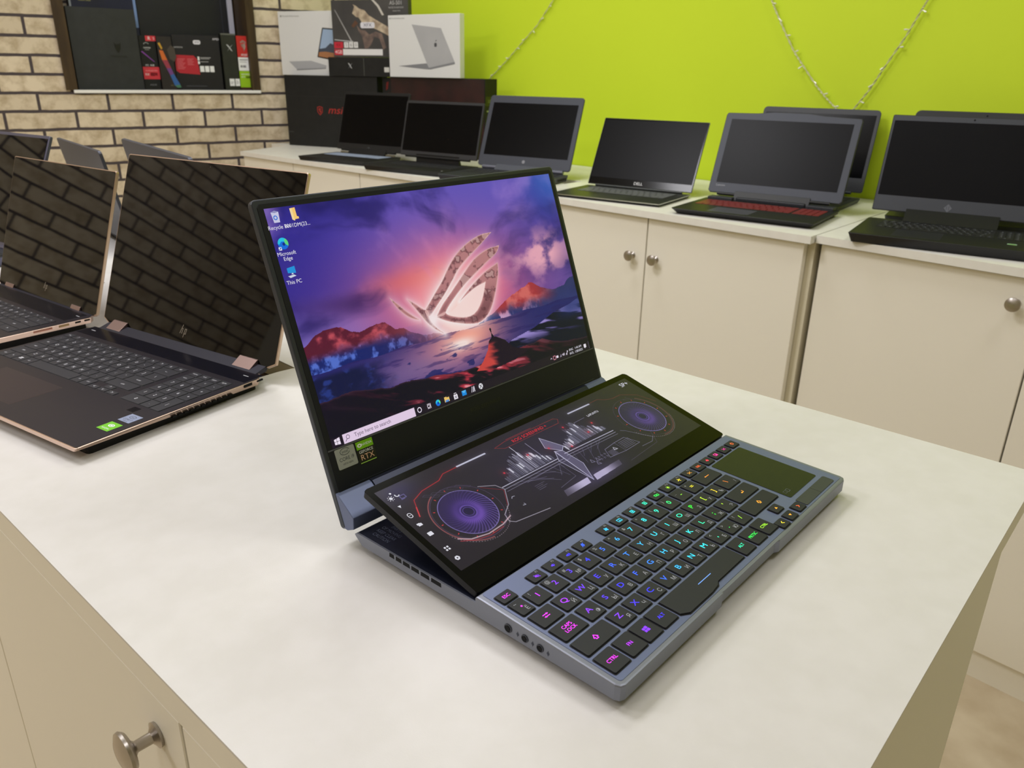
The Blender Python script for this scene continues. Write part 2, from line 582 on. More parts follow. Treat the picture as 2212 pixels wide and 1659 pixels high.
string_light('clear string of lamps slanting down to the dark red box in the corner', [(1090, 885), (1190, 770), (1324, 622), (1408, 533), (1496, 466), (1576, 404), (1668, 339), (1730, 292)], 9, 1)
string_light('clear string of lamps hanging in a V behind the rear laptop', [(470, 720), (430, 642), (395, 581), (375, 548), (340, 494), (296, 430), (261, 391), (208, 333), (174, 301), (137, 271), (107, 246), (92, 252), (78, 272), (42, 326), (9, 390), (-35, 471), (-64, 537), (-75, 561), (-105, 640), (-140, 720)], 14, 5)


# ================================================================== THE TWO-SCREEN LAPTOP
M_GUN = mat('gunmetal blue alloy', (104, 114, 146), 0.42, 0.35)
M_GUN_S = mat('brushed gunmetal side', (128, 132, 144), 0.40, 0.5)
M_WELL = mat('shade-darkened gunmetal', (40, 44, 62), 0.35, 0.5)  # gunmetal again, with shade and dark reflections put into its colour
M_RUBBER = mat('black rubber', (12, 12, 12), 0.8)
M_BEZEL = mat('matte black bezel', (27, 29, 34), 0.5, 0, 0.25)
M_BEZEL_E = mat('dark grey lid edge', (62, 66, 74), 0.4, 0.5)
M_GLASS = mat('black display glass', (5, 6, 9), 0.12, 0, 0.16)
M_KEY = mat('black keycap', (34, 36, 40), 0.55, 0, 0.35)
M_KEYWELL = mat('key surround', (8, 8, 14), 0.6)
M_PAD = mat('dark glass touchpad', (30, 35, 34), 0.25, 0, 0.25)
M_HOLE = mat('port black', (6, 6, 7), 0.6, 0, 0.2)
M_LEG = mat('pale key print', (165, 168, 178), 0.6)


def sstep(a, b, x):
    t = np.clip((x - a) / (b - a), 0, 1)
    return t * t * (3 - 2 * t)


def vnoise(x, y, seed):
    g = np.random.RandomState(seed).rand(256, 256)
    xi = np.floor(x).astype(int); yi = np.floor(y).astype(int); fx = x - xi; fy = y - yi
    fx = fx * fx * (3 - 2 * fx); fy = fy * fy * (3 - 2 * fy)
    a = g[xi % 256, yi % 256]; b = g[(xi + 1) % 256, yi % 256]; c = g[xi % 256, (yi + 1) % 256]; d = g[(xi + 1) % 256, (yi + 1) % 256]
    return (a * (1 - fx) + b * fx) * (1 - fy) + (c * (1 - fx) + d * fx) * fy


def fbm(x, y, seed, octv=5, gain=0.5):
    s = 0; a = 1; t = 0
    for k in range(octv):
        s = s + a * vnoise(x * 2 ** k, y * 2 ** k, seed + k); t += a; a *= gain
    return s / t


def inside(px, py, poly):
    r = np.zeros(px.shape, bool)
    n = len(poly)
    for i in range(n):
        x0, y0 = poly[i]; x1, y1 = poly[(i + 1) % n]
        c = ((y0 > py) != (y1 > py)) & (px < (x1 - x0) * (py - y0) / ((y1 - y0) if y1 != y0 else 1e-9) + x0)
        r ^= c
    return r


def dist_seg(px, py, a, b):
    ax, ay = a; bx, by = b; dx, dy = bx - ax, by - ay
    t = np.clip(((px - ax) * dx + (py - ay) * dy) / (dx * dx + dy * dy + 1e-12), 0, 1)
    return np.hypot(px - ax - t * dx, py - ay - t * dy)


def dist_line(px, py, pts, closed=False):
    d = np.full(px.shape, 1e9)
    n = len(pts)
    for i in range(n if closed else n - 1):
        d = np.minimum(d, dist_seg(px, py, pts[i], pts[(i + 1) % n]))
    return d


def smooth_loop(pts, it=2):
    """Corner cutting that keeps the sharp tips sharp."""
    P = [Vector((*p, 0)) for p in pts]
    for _ in range(it):
        out = []
        n = len(P)
        for i in range(n):
            a, b, c = P[i - 1], P[i], P[(i + 1) % n]
            u = (b - a); v = (c - b)
            if u.length > 0 and v.length > 0 and u.angle(v) > R(75):
                out.append(b)
            else:
                out.append(b * 0.75 + a * 0.25); out.append(b * 0.75 + c * 0.25)
        P = out
    return [(p.x, p.y) for p in P]


def srgb2lin(a):
    a = np.clip(a, 0, 1)
    return np.where(a <= 0.04045, a / 12.92, ((a + 0.055) / 1.055) ** 2.4)


def picture_grid(name, W, H, nx, ny, rgb, m, parent, loc, rot=(0, 0, 0), xz=True):
    """A lit panel as a fine grid; rgb is (ny, nx, 3) sRGB with row 0 at the top."""
    me = bpy.data.meshes.new(name)
    xs = np.linspace(0, W, nx); ys = np.linspace(H, 0, ny)
    X, Y = np.meshgrid(xs, ys)
    co = np.zeros((ny * nx, 3), np.float32); co[:, 0] = X.ravel() * 0.001
    co[:, 2 if xz else 1] = Y.ravel() * 0.001
    i = np.arange(ny * nx).reshape(ny, nx)
    q = np.stack([i[1:, :-1], i[1:, 1:], i[:-1, 1:], i[:-1, :-1]], -1).reshape(-1, 4)
    me.vertices.add(len(co)); me.vertices.foreach_set('co', co.ravel())
    me.loops.add(q.size); me.loops.foreach_set('vertex_index', q.ravel().astype(np.int32))
    me.polygons.add(len(q)); me.polygons.foreach_set('loop_start', (np.arange(len(q)) * 4).astype(np.int32))
    me.update(calc_edges=True)
    at = me.color_attributes.new('picture', 'FLOAT_COLOR', 'POINT')
    c = np.ones((ny * nx, 4), np.float32); c[:, :3] = srgb2lin(rgb.reshape(-1, 3))
    at.data.foreach_set('color', c.ravel())
    me.materials.append(m)
    return put(bpy.data.objects.new(name, me), parent, loc, rot)


def lerp(a, b, t):
    t = t[..., None]
    return a * (1 - t) + np.array(b, float) / 255.0 * t


def desktop_picture(nx, ny):
    """A sunset over a lake between mountains with a bronze slit-eye emblem hanging in the sky."""
    u, v = np.meshgrid((np.arange(nx) + 0.5) / nx, (np.arange(ny) + 0.5) / ny)
    A = 16 / 9.0
    x = u * A; y = v
    C = np.zeros((ny, nx, 3)) + np.array((52, 44, 150)) / 255.0
    # base sky: blue at the left and the far right corner, violet above the centre
    C = lerp(C, (96, 84, 190), sstep(0.0, 0.45, u) * (1 - sstep(0.72, 1.0, u)) * (1 - sstep(0.25, 0.6, v)))
    C = lerp(C, (52, 92, 186), sstep(0.8, 1.0, u) * (1 - sstep(0.02, 0.32, v)))
    C = lerp(C, (104, 78, 160), sstep(0.72, 0.95, u) * sstep(0.18, 0.42, v) * 0.8)
    C = lerp(C, (138, 122, 206), (1 - sstep(0.15, 0.42, u)) * sstep(0.34, 0.55, v) * 0.75)
    wx = fbm(x * 2.2 + 3, y * 2.6, 11, 4); wy = fbm(x * 2.0 + 9, y * 2.4 + 5, 21, 4)
    # streaked clouds fanning out of the sun
    sx, sy = 0.48, 0.60
    ang = np.arctan2((y - sy), (x - sx * A)); rad = np.hypot(x - sx * A, y - sy)
    fan = fbm(ang * 2.6 + 8 + wx * 1.2, rad * 2.2 + wy * 1.0, 31, 5)
    cl = fbm(x * 2.0 + wx * 1.8, y * 4.2 + wy * 1.6, 41, 6)
    dark = sstep(0.46, 0.66, cl * 0.6 + fan * 0.4)
    C = lerp(C, (30, 24, 96), dark * (0.80 - 0.45 * np.exp(-(rad / 0.4) ** 2)))
    lite = sstep(0.50, 0.72, fbm(x * 2.6 - wy * 1.5, y * 5.0 + wx * 1.5, 61, 6) * 0.5 + fan * 0.5)
    C = lerp(C, (176, 140, 224), lite * 0.62)
    # pink heart of the sky
    g = np.exp(-(((x - 0.50 * A) / 0.52) ** 2 + ((y - 0.50) / 0.27) ** 2))
    C = lerp(C, (238, 112, 138), np.clip(g * 1.0 * (0.72 + 0.5 * (1 - dark)), 0, 1))
    salmon = np.exp(-(((x - 0.36 * A) / 0.26) ** 2 + ((y - 0.40) / 0.055) ** 2)) * sstep(0.35, 0.6, fan + 0.12)
    C = lerp(C, (236, 108, 98), np.clip(salmon, 0, 1) * 0.6)
    band = np.exp(-((y - 0.41 - 0.03 * np.sin(x * 5)) / 0.045) ** 2) * np.exp(-((x - 0.22 * A) / 0.34) ** 2) * sstep(0.35, 0.6, cl)
    C = lerp(C, (60, 32, 92), np.clip(band, 0, 1) * 0.75)
    cum = sstep(0.46, 0.62, fbm(x * 5 + 3, y * 7, 71, 6)) * np.exp(-(((x - 0.88 * A) / 0.26) ** 2 + ((y - 0.42) / 0.12) ** 2))
    C = lerp(C, (236, 170, 190), np.clip(cum * 1.1, 0, 1))
    g2 = np.exp(-((rad) / 0.20) ** 2)
    C = lerp(C, (255, 214, 208), np.clip(g2 * 1.15, 0, 1))
    # mountains
    ridge = lambda pts: np.interp(u[0], [p[0] for p in pts], [p[1] for p in pts])
    rg = (fbm(u[0] * 26, u[0] * 0 + 3, 81, 4) - 0.5) * 0.02
    mL = ridge([(0, .563), (.03, .543), (.061, .526), (.111, .529), (.139, .560), (.16, .572), (.193, .560), (.239, .556), (.267, .594), (.292, .6), (.313, .627), (.36, .66), (.43, .678), (.47, .70)]) + rg
    mR = ridge([(.53, .70), (.597, .661), (.668, .615), (.707, .587), (.75, .57), (.775, .562), (.79, .548), (.806, .557), (.843, .596), (.895, .618), (.945, .612), (.97, .585), (1, .575)]) + rg
    tex = fbm(x * 14 + wx * 3, y * 20, 91, 5)
    inL = (v > mL[None, :]) & (u < 0.48); inR = (v > mR[None, :]) & (u > 0.53)
    near = np.exp(-((u - 0.47) / 0.16) ** 2)
    mc = lerp(np.zeros_like(C) + np.array((92, 26, 52)) / 255., (220, 92, 104), sstep(0.42, 0.7, tex) * 0.8)
    mc = lerp(mc, (246, 160, 158), near * 0.8)
    low = sstep(0.595, 0.66, v + (tex - 0.5) * 0.06)
    blue = lerp(np.zeros_like(C) + np.array((22, 36, 108)) / 255., (96, 128, 226), sstep(0.50, 0.72, fbm(x * 30, y * 26, 101, 4)) * 0.85)
    mcl = mc * (1 - low[..., None] * (1 - near[..., None])) + blue * low[..., None] * (1 - near[..., None])
    C = np.where(inL[..., None], mcl, C)
    mcr = lerp(np.zeros_like(C) + np.array((168, 52, 66)) / 255., (246, 140, 128), sstep(0.42, 0.7, tex) * 0.6)
    mcr = lerp(mcr, (26, 44, 104), sstep(0.80, 0.93, u) * 0.9)
    lowr = sstep(0.62, 0.69, v + (tex - 0.5) * 0.06)
    bl2 = lerp(np.zeros_like(C) + np.array((44, 50, 112)) / 255., (206, 160, 200), sstep(0.48, 0.72, fbm(x * 34, y * 22, 111, 4)) * (1 - sstep(0.62, 0.9, u)))
    mcr = mcr * (1 - lowr[..., None]) + bl2 * lowr[..., None]
    C = np.where(inR[..., None], mcr, C)
    # lake
    lk = v > (0.685 + 0.004 * np.sin(u[0] * 40))[None, :]
    lc = np.zeros_like(C) + np.array((34, 34, 104)) / 255.
    lc = lerp(lc, (150, 100, 150), np.exp(-(((u - 0.42) / 0.22) ** 2 + ((v - 0.78) / 0.12) ** 2)))
    lc = lerp(lc, (120, 96, 150), np.exp(-(((u - 0.30) / 0.16) ** 2 + ((v - 0.80) / 0.06) ** 2)) * 0.8)
    lc = lerp(lc, (250, 160, 140), np.clip(np.exp(-(((u - 0.50 + (v - .7) * .15) / 0.13) ** 2 + ((v - 0.72) / 0.09) ** 2)), 0, 1))
    lc = lerp(lc, (255, 232, 226), np.clip(1.15 * np.exp(-(((u - 0.47) / 0.05) ** 2 + ((v - 0.75) / 0.028) ** 2)), 0, 1))
    rip = sstep(0.55, 0.68, fbm(x * 7, y * 60, 121, 4))
    lc = lerp(lc, (36, 24, 92), rip * 0.45)
    isl = sstep(0.60, 0.66, fbm(x * 8 + 4, y * 26, 131, 5)) * sstep(0.72, 0.76, v) * (u < 0.5)
    lc = lerp(lc, (28, 32, 100), isl * 0.8)
    C = np.where(lk[..., None], lc, C)
    # dark left shore
    sh = sstep(0.0, 0.03, v - (0.69 + 0.10 * sstep(0.0, 0.26, u) * 0) ) * (1 - sstep(0.10, 0.24, u + (tex - 0.5) * 0.1)) * 1.0
    shc = lerp(np.zeros_like(C) + np.array((16, 22, 66)) / 255., (48, 76, 170), sstep(0.55, 0.75, fbm(x * 18, y * 30, 141, 4)) * 0.6)
    C = C * (1 - sh[..., None]) + shc * sh[..., None]
    # right snowy slopes
    rs = np.interp(u[0], [.6, .66, .70, .767, .865, .954, 1], [.86, .81, .80, .785, .74, .72, .70])
    inS = (v > rs[None, :]) & (u > .6)
    stri = fbm(x * 4 + y * 3, (y * 40 - x * 6), 151, 4)
    sc = lerp(np.zeros_like(C) + np.array((10, 10, 42)) / 255., (170, 150, 226), sstep(0.52, 0.7, stri) * (1 - sstep(0.80, 0.87, v)) * 0.9)
    sc = lerp(sc, (24, 40, 104), (1 - sstep(.74, .82, v)) * sstep(.85, .95, u) * .7)
    C = np.where(inS[..., None], sc, C)
    # foreground ridges, red where the light grazes them
    fr = np.interp(u[0], [0, .075, .137, .214, .258, .291, .357, .458, .521, .598, .699, .788, .83, .87, 1], [.80, .80, .81, .838, .841, .839, .852, .878, .872, .872, .862, .852, .885, .90, .93])
    fr = fr + (fbm(u[0] * 20, u[0] * 0, 161, 4) - .5) * .02
    inF = v > fr[None, :]
    st = fbm(x * 5 + wx * 2, y * 30 - x * 8 + wy * 3, 171, 5)
    fc = lerp(np.zeros_like(C) + np.array((16, 10, 34)) / 255., (196, 52, 74), sstep(0.50, 0.66, st) * np.exp(-((u - .5) / .27) ** 2) * .95)
    fc = lerp(fc, (250, 170, 176), sstep(0.66, 0.74, st) * np.exp(-((u - .48) / .25) ** 2) * .8)
    fc = lerp(fc, (90, 50, 70), np.exp(-((v - fr[None, :]) / .006) ** 2) * .5)
    C = np.where(inF[..., None], fc, C)
    pil = inside(u, v, [(.500, .90), (.532, .865), (.560, .819), (.572, .778), (.585, .766), (.602, .766), (.635, .797), (.66, .845), (.72, .885), (.66, .91), (.56, .92)])
    pc = lerp(np.zeros_like(C) + np.array((28, 12, 40)) / 255., (206, 70, 70), (1 - sstep(.55, .60, u + (st - .5) * .1)) * sstep(.78, .80, v))
    C = np.where(pil[..., None], pc, C)
    fg = inside(u, v, [(.585, .768), (.588, .742), (.584, .722), (.588, .716), (.592, .722), (.590, .744), (.597, .766)])
    C = np.where(fg[..., None], np.array((20, 14, 40)) / 255., C)
    C = lerp(C, (10, 8, 30), (1 - sstep(.02, .30, u)) * sstep(.80, .92, v) * .75)
    # the emblem
    b1 = [(.688, .255), (.644, .254), (.588, .28), (.534, .324), (.493, .38), (.46, .437), (.431, .475), (.393, .528), (.376, .549), (.38, .579), (.389, .582), (.417, .546), (.455, .502), (.494, .448), (.526, .399), (.573, .354), (.629, .31)]
    lf = [(.275, .456), (.285, .498), (.308, .547), (.33, .574), (.351, .585), (.338, .568), (.312, .526), (.294, .488)]
    tl = [(.328, .48), (.349, .507), (.37, .542), (.385, .553), (.381, .589), (.398, .642), (.423, .681), (.391, .644), (.371, .604), (.354, .551)]
    b2 = [(.706, .328), (.665, .329), (.621, .348), (.584, .377), (.544, .424), (.505, .47), (.466, .515), (.439, .544), (.409, .59), (.436, .595), (.458, .56), (.504, .509), (.542, .472), (.587, .437), (.634, .401), (.691, .362)]
    ey = [(.683, .41), (.626, .439), (.58, .475), (.533, .518), (.502, .552), (.525, .535), (.574, .502), (.616, .491), (.596, .55), (.576, .592), (.549, .627), (.517, .635), (.482, .622), (.45, .6), (.442, .583), (.408, .594), (.438, .624), (.476, .649), (.517, .67), (.554, .679), (.59, .658), (.618, .618), (.641, .565), (.661, .51), (.678, .455)]
    loops = [smooth_loop(q, 2) for q in (b1, lf, tl, b2, ey)]
    ins = np.zeros(u.shape, bool); dd = np.full(u.shape, 1e9)
    for lp in loops:
        ins |= inside(u, v, lp)
        dd = np.minimum(dd, dist_line(x, y, [(p[0] * A, p[1]) for p in lp], True))
    C = lerp(C, (255, 244, 244), np.clip(np.exp(-(dd / 0.02)) * (~ins) * 0.9 * np.exp(-((rad - .05) / .32) ** 2), 0, 1))
    hole = inside(u, v, [(.62, .488), (.60, .55), (.578, .592), (.55, .627), (.517, .634), (.482, .622), (.45, .6), (.50, .56), (.56, .51)])
    C = lerp(C, (255, 226, 222), hole * 0.92)
    br = fbm(x * 22, y * 26, 181, 4)
    ec = lerp(np.zeros_like(C) + np.array((188, 128, 132)) / 255., (120, 74, 84), sstep(.45, .6, br))
    ec = lerp(ec, (238, 196, 190), sstep(.56, .66, br) * .6)
    ec = lerp(ec, (92, 50, 62), sstep(0.0, 0.02, dd) * sstep(.48, .62, v) * .55)
    ec = lerp(ec, (236, 190, 186), (1 - sstep(0.0, 0.007, dd)) * .8)
    C = np.where(ins[..., None], ec, C)
    C = lerp(C, (255, 240, 242), np.clip(1.1 * np.exp(-(((u - .395) / .018) ** 2 + ((v - .60) / .035) ** 2)), 0, 1) * .95)
    # taskbar
    tb_ = v > 0.957
    C = np.where(tb_[..., None], np.array((30, 20, 40)) / 255., C)
    sb = (v > .9585) & (v < .998) & (u > .034) & (u < .2575)
    C = np.where(sb[..., None], np.array((236, 214, 240)) / 255., C)
    return C


def lower_picture(nx, ny, W, H):
    """A dark instrument panel: two violet turbine dials, a line-drawn city and red framing lines."""
    u, v = np.meshgrid((np.arange(nx) + 0.5) / nx, 1 - (np.arange(ny) + 0.5) / ny)
    x = u * W; y = v * H
    C = np.zeros((ny, nx, 3)) + np.array((36, 31, 45)) / 255.
    C = lerp(C, (46, 40, 66), np.exp(-(((u - .52) / .3) ** 2 + ((v - .6) / .5) ** 2)))
    C = lerp(C, (44, 37, 88), np.exp(-(((u - .05) / .05) ** 2 + ((v - .92) / .12) ** 2)) * .7)
    S = lambda pts: [(p[0] * W, p[1] * H) for p in pts]

    def add(pts, rgb, wd, a=1.0, closed=False, gl=0.0, glr=2.0):
        nonlocal C
        P = S(pts)
        xs = [p[0] for p in P]; ys = [p[1] for p in P]
        m = 8
        i0 = max(0, int((min(xs) - m) / W * nx)); i1 = min(nx, int((max(xs) + m) / W * nx) + 1)
        j0 = max(0, int((1 - (max(ys) + m) / H) * ny)); j1 = min(ny, int((1 - (min(ys) - m) / H) * ny) + 1)
        if i1 <= i0 or j1 <= j0:
            return
        d = dist_line(x[j0:j1, i0:i1], y[j0:j1, i0:i1], P, closed)
        k = np.clip((wd / 2 + 0.16 - d) / 0.32, 0, 1) * a
        if gl:
            k = np.maximum(k, gl * np.exp(-d / glr))
        C[j0:j1, i0:i1] = lerp(C[j0:j1, i0:i1], rgb, k)

    for (cx, cy, rx, ry, dim) in ((.142, .427, .067, .0, 1.0), (.871, .447, .067, .0, .62)):
        rx = .0715 * W; ox, oy = cx * W, cy * H
        d = np.hypot(x - ox, y - oy) / rx; an = np.arctan2(y - oy, x - ox)
        disc = d < 1.0
        base = lerp(C, (62, 42, 128), np.clip((1.0 - d * .55), 0, 1) * .9 * dim)
        sw = np.cos((an + d * 0.75) * 44)
        base = lerp(base, (150, 122, 224), sstep(.55, 1.0, sw) * (0.30 + .3 * np.cos(an + .9)) * sstep(.25, .4, d) * dim)
        base = lerp(base, (132, 92, 206), np.exp(-((d - .42) / .16) ** 2) * .45 * (1 + .5 * np.cos(an + 1.2)) * dim)
        C = np.where(disc[..., None], base, C)
        C = lerp(C, (34, 26, 70), (d < .27) * 1.0)
        for rr_, col, wd, a in ((.27, (120, 92, 190), .05, .7), (.19, (96, 74, 160), .03, .8), (1.0, (150, 136, 214), .022, .9), (1.24, (120, 100, 150), .014, .55 * dim)):
            C = lerp(C, col, np.clip((wd / 2 + .012 - np.abs(d - rr_)) / .02, 0, 1) * a)
        arc = (np.cos(an - (R(190) if dim == 1 else R(-25))) > .25)
        C = lerp(C, (226, 120, 120), np.clip((.03 - np.abs(d - 1.3)) / .015, 0, 1) * arc * .55 * dim)
        dots = (np.cos(an * 12) > .985) * (np.abs(d - 1.13) < .035)
        C = lerp(C, (214, 60, 70), dots * .9)
        dash = (np.cos(an * 90) > 0) * (np.abs(d - 1.36) < .012) * (np.sin(an) < -.35)
        C = lerp(C, (190, 170, 180), dash * .6)
    RED = (206, 44, 58); WH = (214, 214, 236); LN = (168, 164, 196)
    add([(.037, .597), (.061, .763), (.098, .813), (.157, .834), (.182, .88), (.227, .883)], RED, .7, .85, gl=.18)
    add([(.037, .597), (.05, .69)], (240, 70, 80), 1.0, .8)
    add([(.776, .892), (.815, .894), (.835, .85), (.863, .82), (.903, .821), (.955, .722), (.982, .537)], (150, 50, 62), .6, .6)
    add([(.231, .886), (.329, .884)], WH, 1.7, .95, gl=.2)
    add([(.673, .890), (.77, .886)], WH, 1.7, .9, gl=.2)
    add([(.367, .889), (.412, .912), (.612, .912), (.623, .882), (.610, .835), (.392, .838)], (170, 48, 60), .5, .8, True)
    add([(.42, .925), (.52, .925)], (200, 60, 70), .5, .7)
    # dial outlines
    add([(.222, .60), (.262, .53), (.272, .45), (.24, .302), (.206, .233), (.199, .158), (.211, .124), (.317, .073)], (196, 190, 206), .7, .8)
    add([(.225, .58), (.268, .45), (.236, .30)], RED, .4, .7)
    add([(.06, .25), (.085, .19), (.13, .155), (.18, .165), (.215, .20)], (232, 200, 210), 1.1, .8, gl=.15)
    add([(.06, .22), (.09, .165), (.13, .135), (.175, .145)], (200, 60, 76), .8, .7)
    add([(.746, .42), (.76, .389), (.791, .255), (.811, .177), (.79, .135), (.744, .143)], LN, .5, .6)
    add([(.80, .37), (.83, .26), (.80, .10), (.66, .07)], (120, 110, 140), .4, .5)
    # wing stripes
    for k in range(5):
        a = .085 + k * .022; b = .775 - k * .012
        add([(a, b - .02), (a + .03, b - .09), (a + .038, b - .085), (a + .008, b - .012)], (84, 78, 104), .35, .8, True)
        a = .84 + k * .016
        add([(a, .69 + k * .016), (a + .012, .58 + k * .016), (a + .018, .585 + k * .016), (a + .006, .70 + k * .016)], (72, 70, 92), .35, .7, True)
    # the city on its two decks
    rs = np.random.RandomState(3)
    for x0, x1, base, peak, n in ((.30, .475, .53, .80, 34), (.535, .715, .56, .80, 40)):
        for k in range(n):
            cx = x0 + (x1 - x0) * (k + rs.rand() * .8) / n
            m = 1 - abs((cx - (x0 + x1) / 2) / ((x1 - x0) / 2))
            h = base + (peak - base) * max(.08, min(1, m * 1.2)) * (0.35 + .65 * rs.rand())
            wd = .002 + .004 * rs.rand()
            br_ = int(110 + 130 * rs.rand() ** 2)
            col = (br_, br_, min(255, br_ + 26))
            add([(cx, base - .04), (cx, h), (cx + wd, h - .02), (cx + wd, base - .04)], col, .45, .8)
            if rs.rand() < .25:
                add([(cx + wd / 2, h - .02), (cx + wd / 2, h - .07)], (236, 236, 250), 1.6, .85, gl=.12)
    add([(.405, .66), (.405, .83)], (220, 220, 240), .6, .9); add([(.455, .6), (.455, .79)], LN, .7, .8)
    for dy, a in ((0, .9), (-.03, .6), (-.06, .45)):
        add([(.272, .477 + dy), (.482 - dy * .5, .472 + dy)], (206, 204, 226), .9 + dy * 6, a)
        add([(.517, .487 + dy), (.727, .462 + dy)], (206, 204, 226), .9 + dy * 6, a)
    for k in range(7):
        add([(.30 + k * .028, .44), (.40 + k * .012, .36 - (k % 3) * .05)], (140, 136, 168), .4, .6)
        add([(.54 + k * .02, .45), (.53 + k * .014, .36 - (k % 2) * .08)], (140, 136, 168), .4, .5)
    add([(.44, .30), (.47, .42), (.34, .40)], (150, 146, 176), .4, .6); add([(.47, .42), (.47, .22), (.40, .19)], (150, 146, 176), .4, .6)
    # the pointer
    for lp, f in (([(.506, .775), (.54, .571), (.522, .529), (.487, .64)], .45), ([(.498, .56), (.522, .529), (.530, .30), (.500, .095)], .40), ([(.500, .56), (.478, .44), (.500, .095)], .2)):
        q = inside(u, v, lp)
        C = lerp(C, (178, 172, 214), q * f)
        add(lp, (206, 204, 232), .6, .9, True)
    for px, py in ((.316, .60), (.424, .66), (.496, .62), (.560, .52), (.606, .765), (.700, .66), (.655, .58)):
        d = np.hypot(x - px * W, y - py * H)
        C = lerp(C, (236, 60, 84), np.clip(1.5 - d / .9, 0, 1)); C = lerp(C, (236, 60, 84), .35 * np.exp(-d / 2.2))
    # panels
    add([(.617, .211), (.631, .314), (.68, .33), (.728, .332), (.752, .196), (.684, .19)], LN, .5, .7, True)
    add([(.684, .19), (.680, .33)], LN, .4, .6)
    for k in range(6):
        add([(.690, .215 + k * .018), (.738, .215 + k * .018)], LN, .5, .55)
        add([(.63, .212 + k * .012), (.655, .212 + k * .012)], LN, .5, .5)
    add([(.655, .26), (.668, .255), (.66, .29)], (226, 226, 240), .8, .8, True)
    for (a, b) in ((.552, .26), (.562, .21), (.572, .25)):
        add([(a, b), (a + .012, b - .01), (a + .006, b + .035)], LN, .5, .8, True)
    for k in range(3):
        for j in range(2):
            add([(.588 + k * .013, .26 - j * .035), (.588 + k * .013, .285 - j * .035), (.594 + k * .013, .27 - j * .035)], LN, .4, .7)
    add([(.644, .698), (.652, .754), (.70, .758)], LN, .5, .6)
    for k in range(4):
        add([(.345, .33 - k * .018), (.38 - (k % 2) * .01, .33 - k * .018)], LN, .35, .5)
    add([(.262, .335), (.267, .35), (.274, .345)], WH, .6, .8); add([(.268, .225), (.276, .22), (.275, .238)], WH, .6, .8)
    # light bars along the bottom edge
    q = inside(u, v, [(.388, .085), (.484, .085), (.492, .150), (.396, .150)]); C = lerp(C, (208, 200, 230), q * (.25 + .75 * sstep(.39, .47, u)))
    q = inside(u, v, [(.507, .075), (.622, .085), (.630, .145), (.514, .140)]); C = lerp(C, (214, 206, 232), q * (.95 - .75 * sstep(.55, .62, u)))
    d = np.exp(-((v - .11) / .09) ** 2) * np.exp(-((u - .53) / .09) ** 2); C = lerp(C, (150, 136, 200), d * .28)
    return C


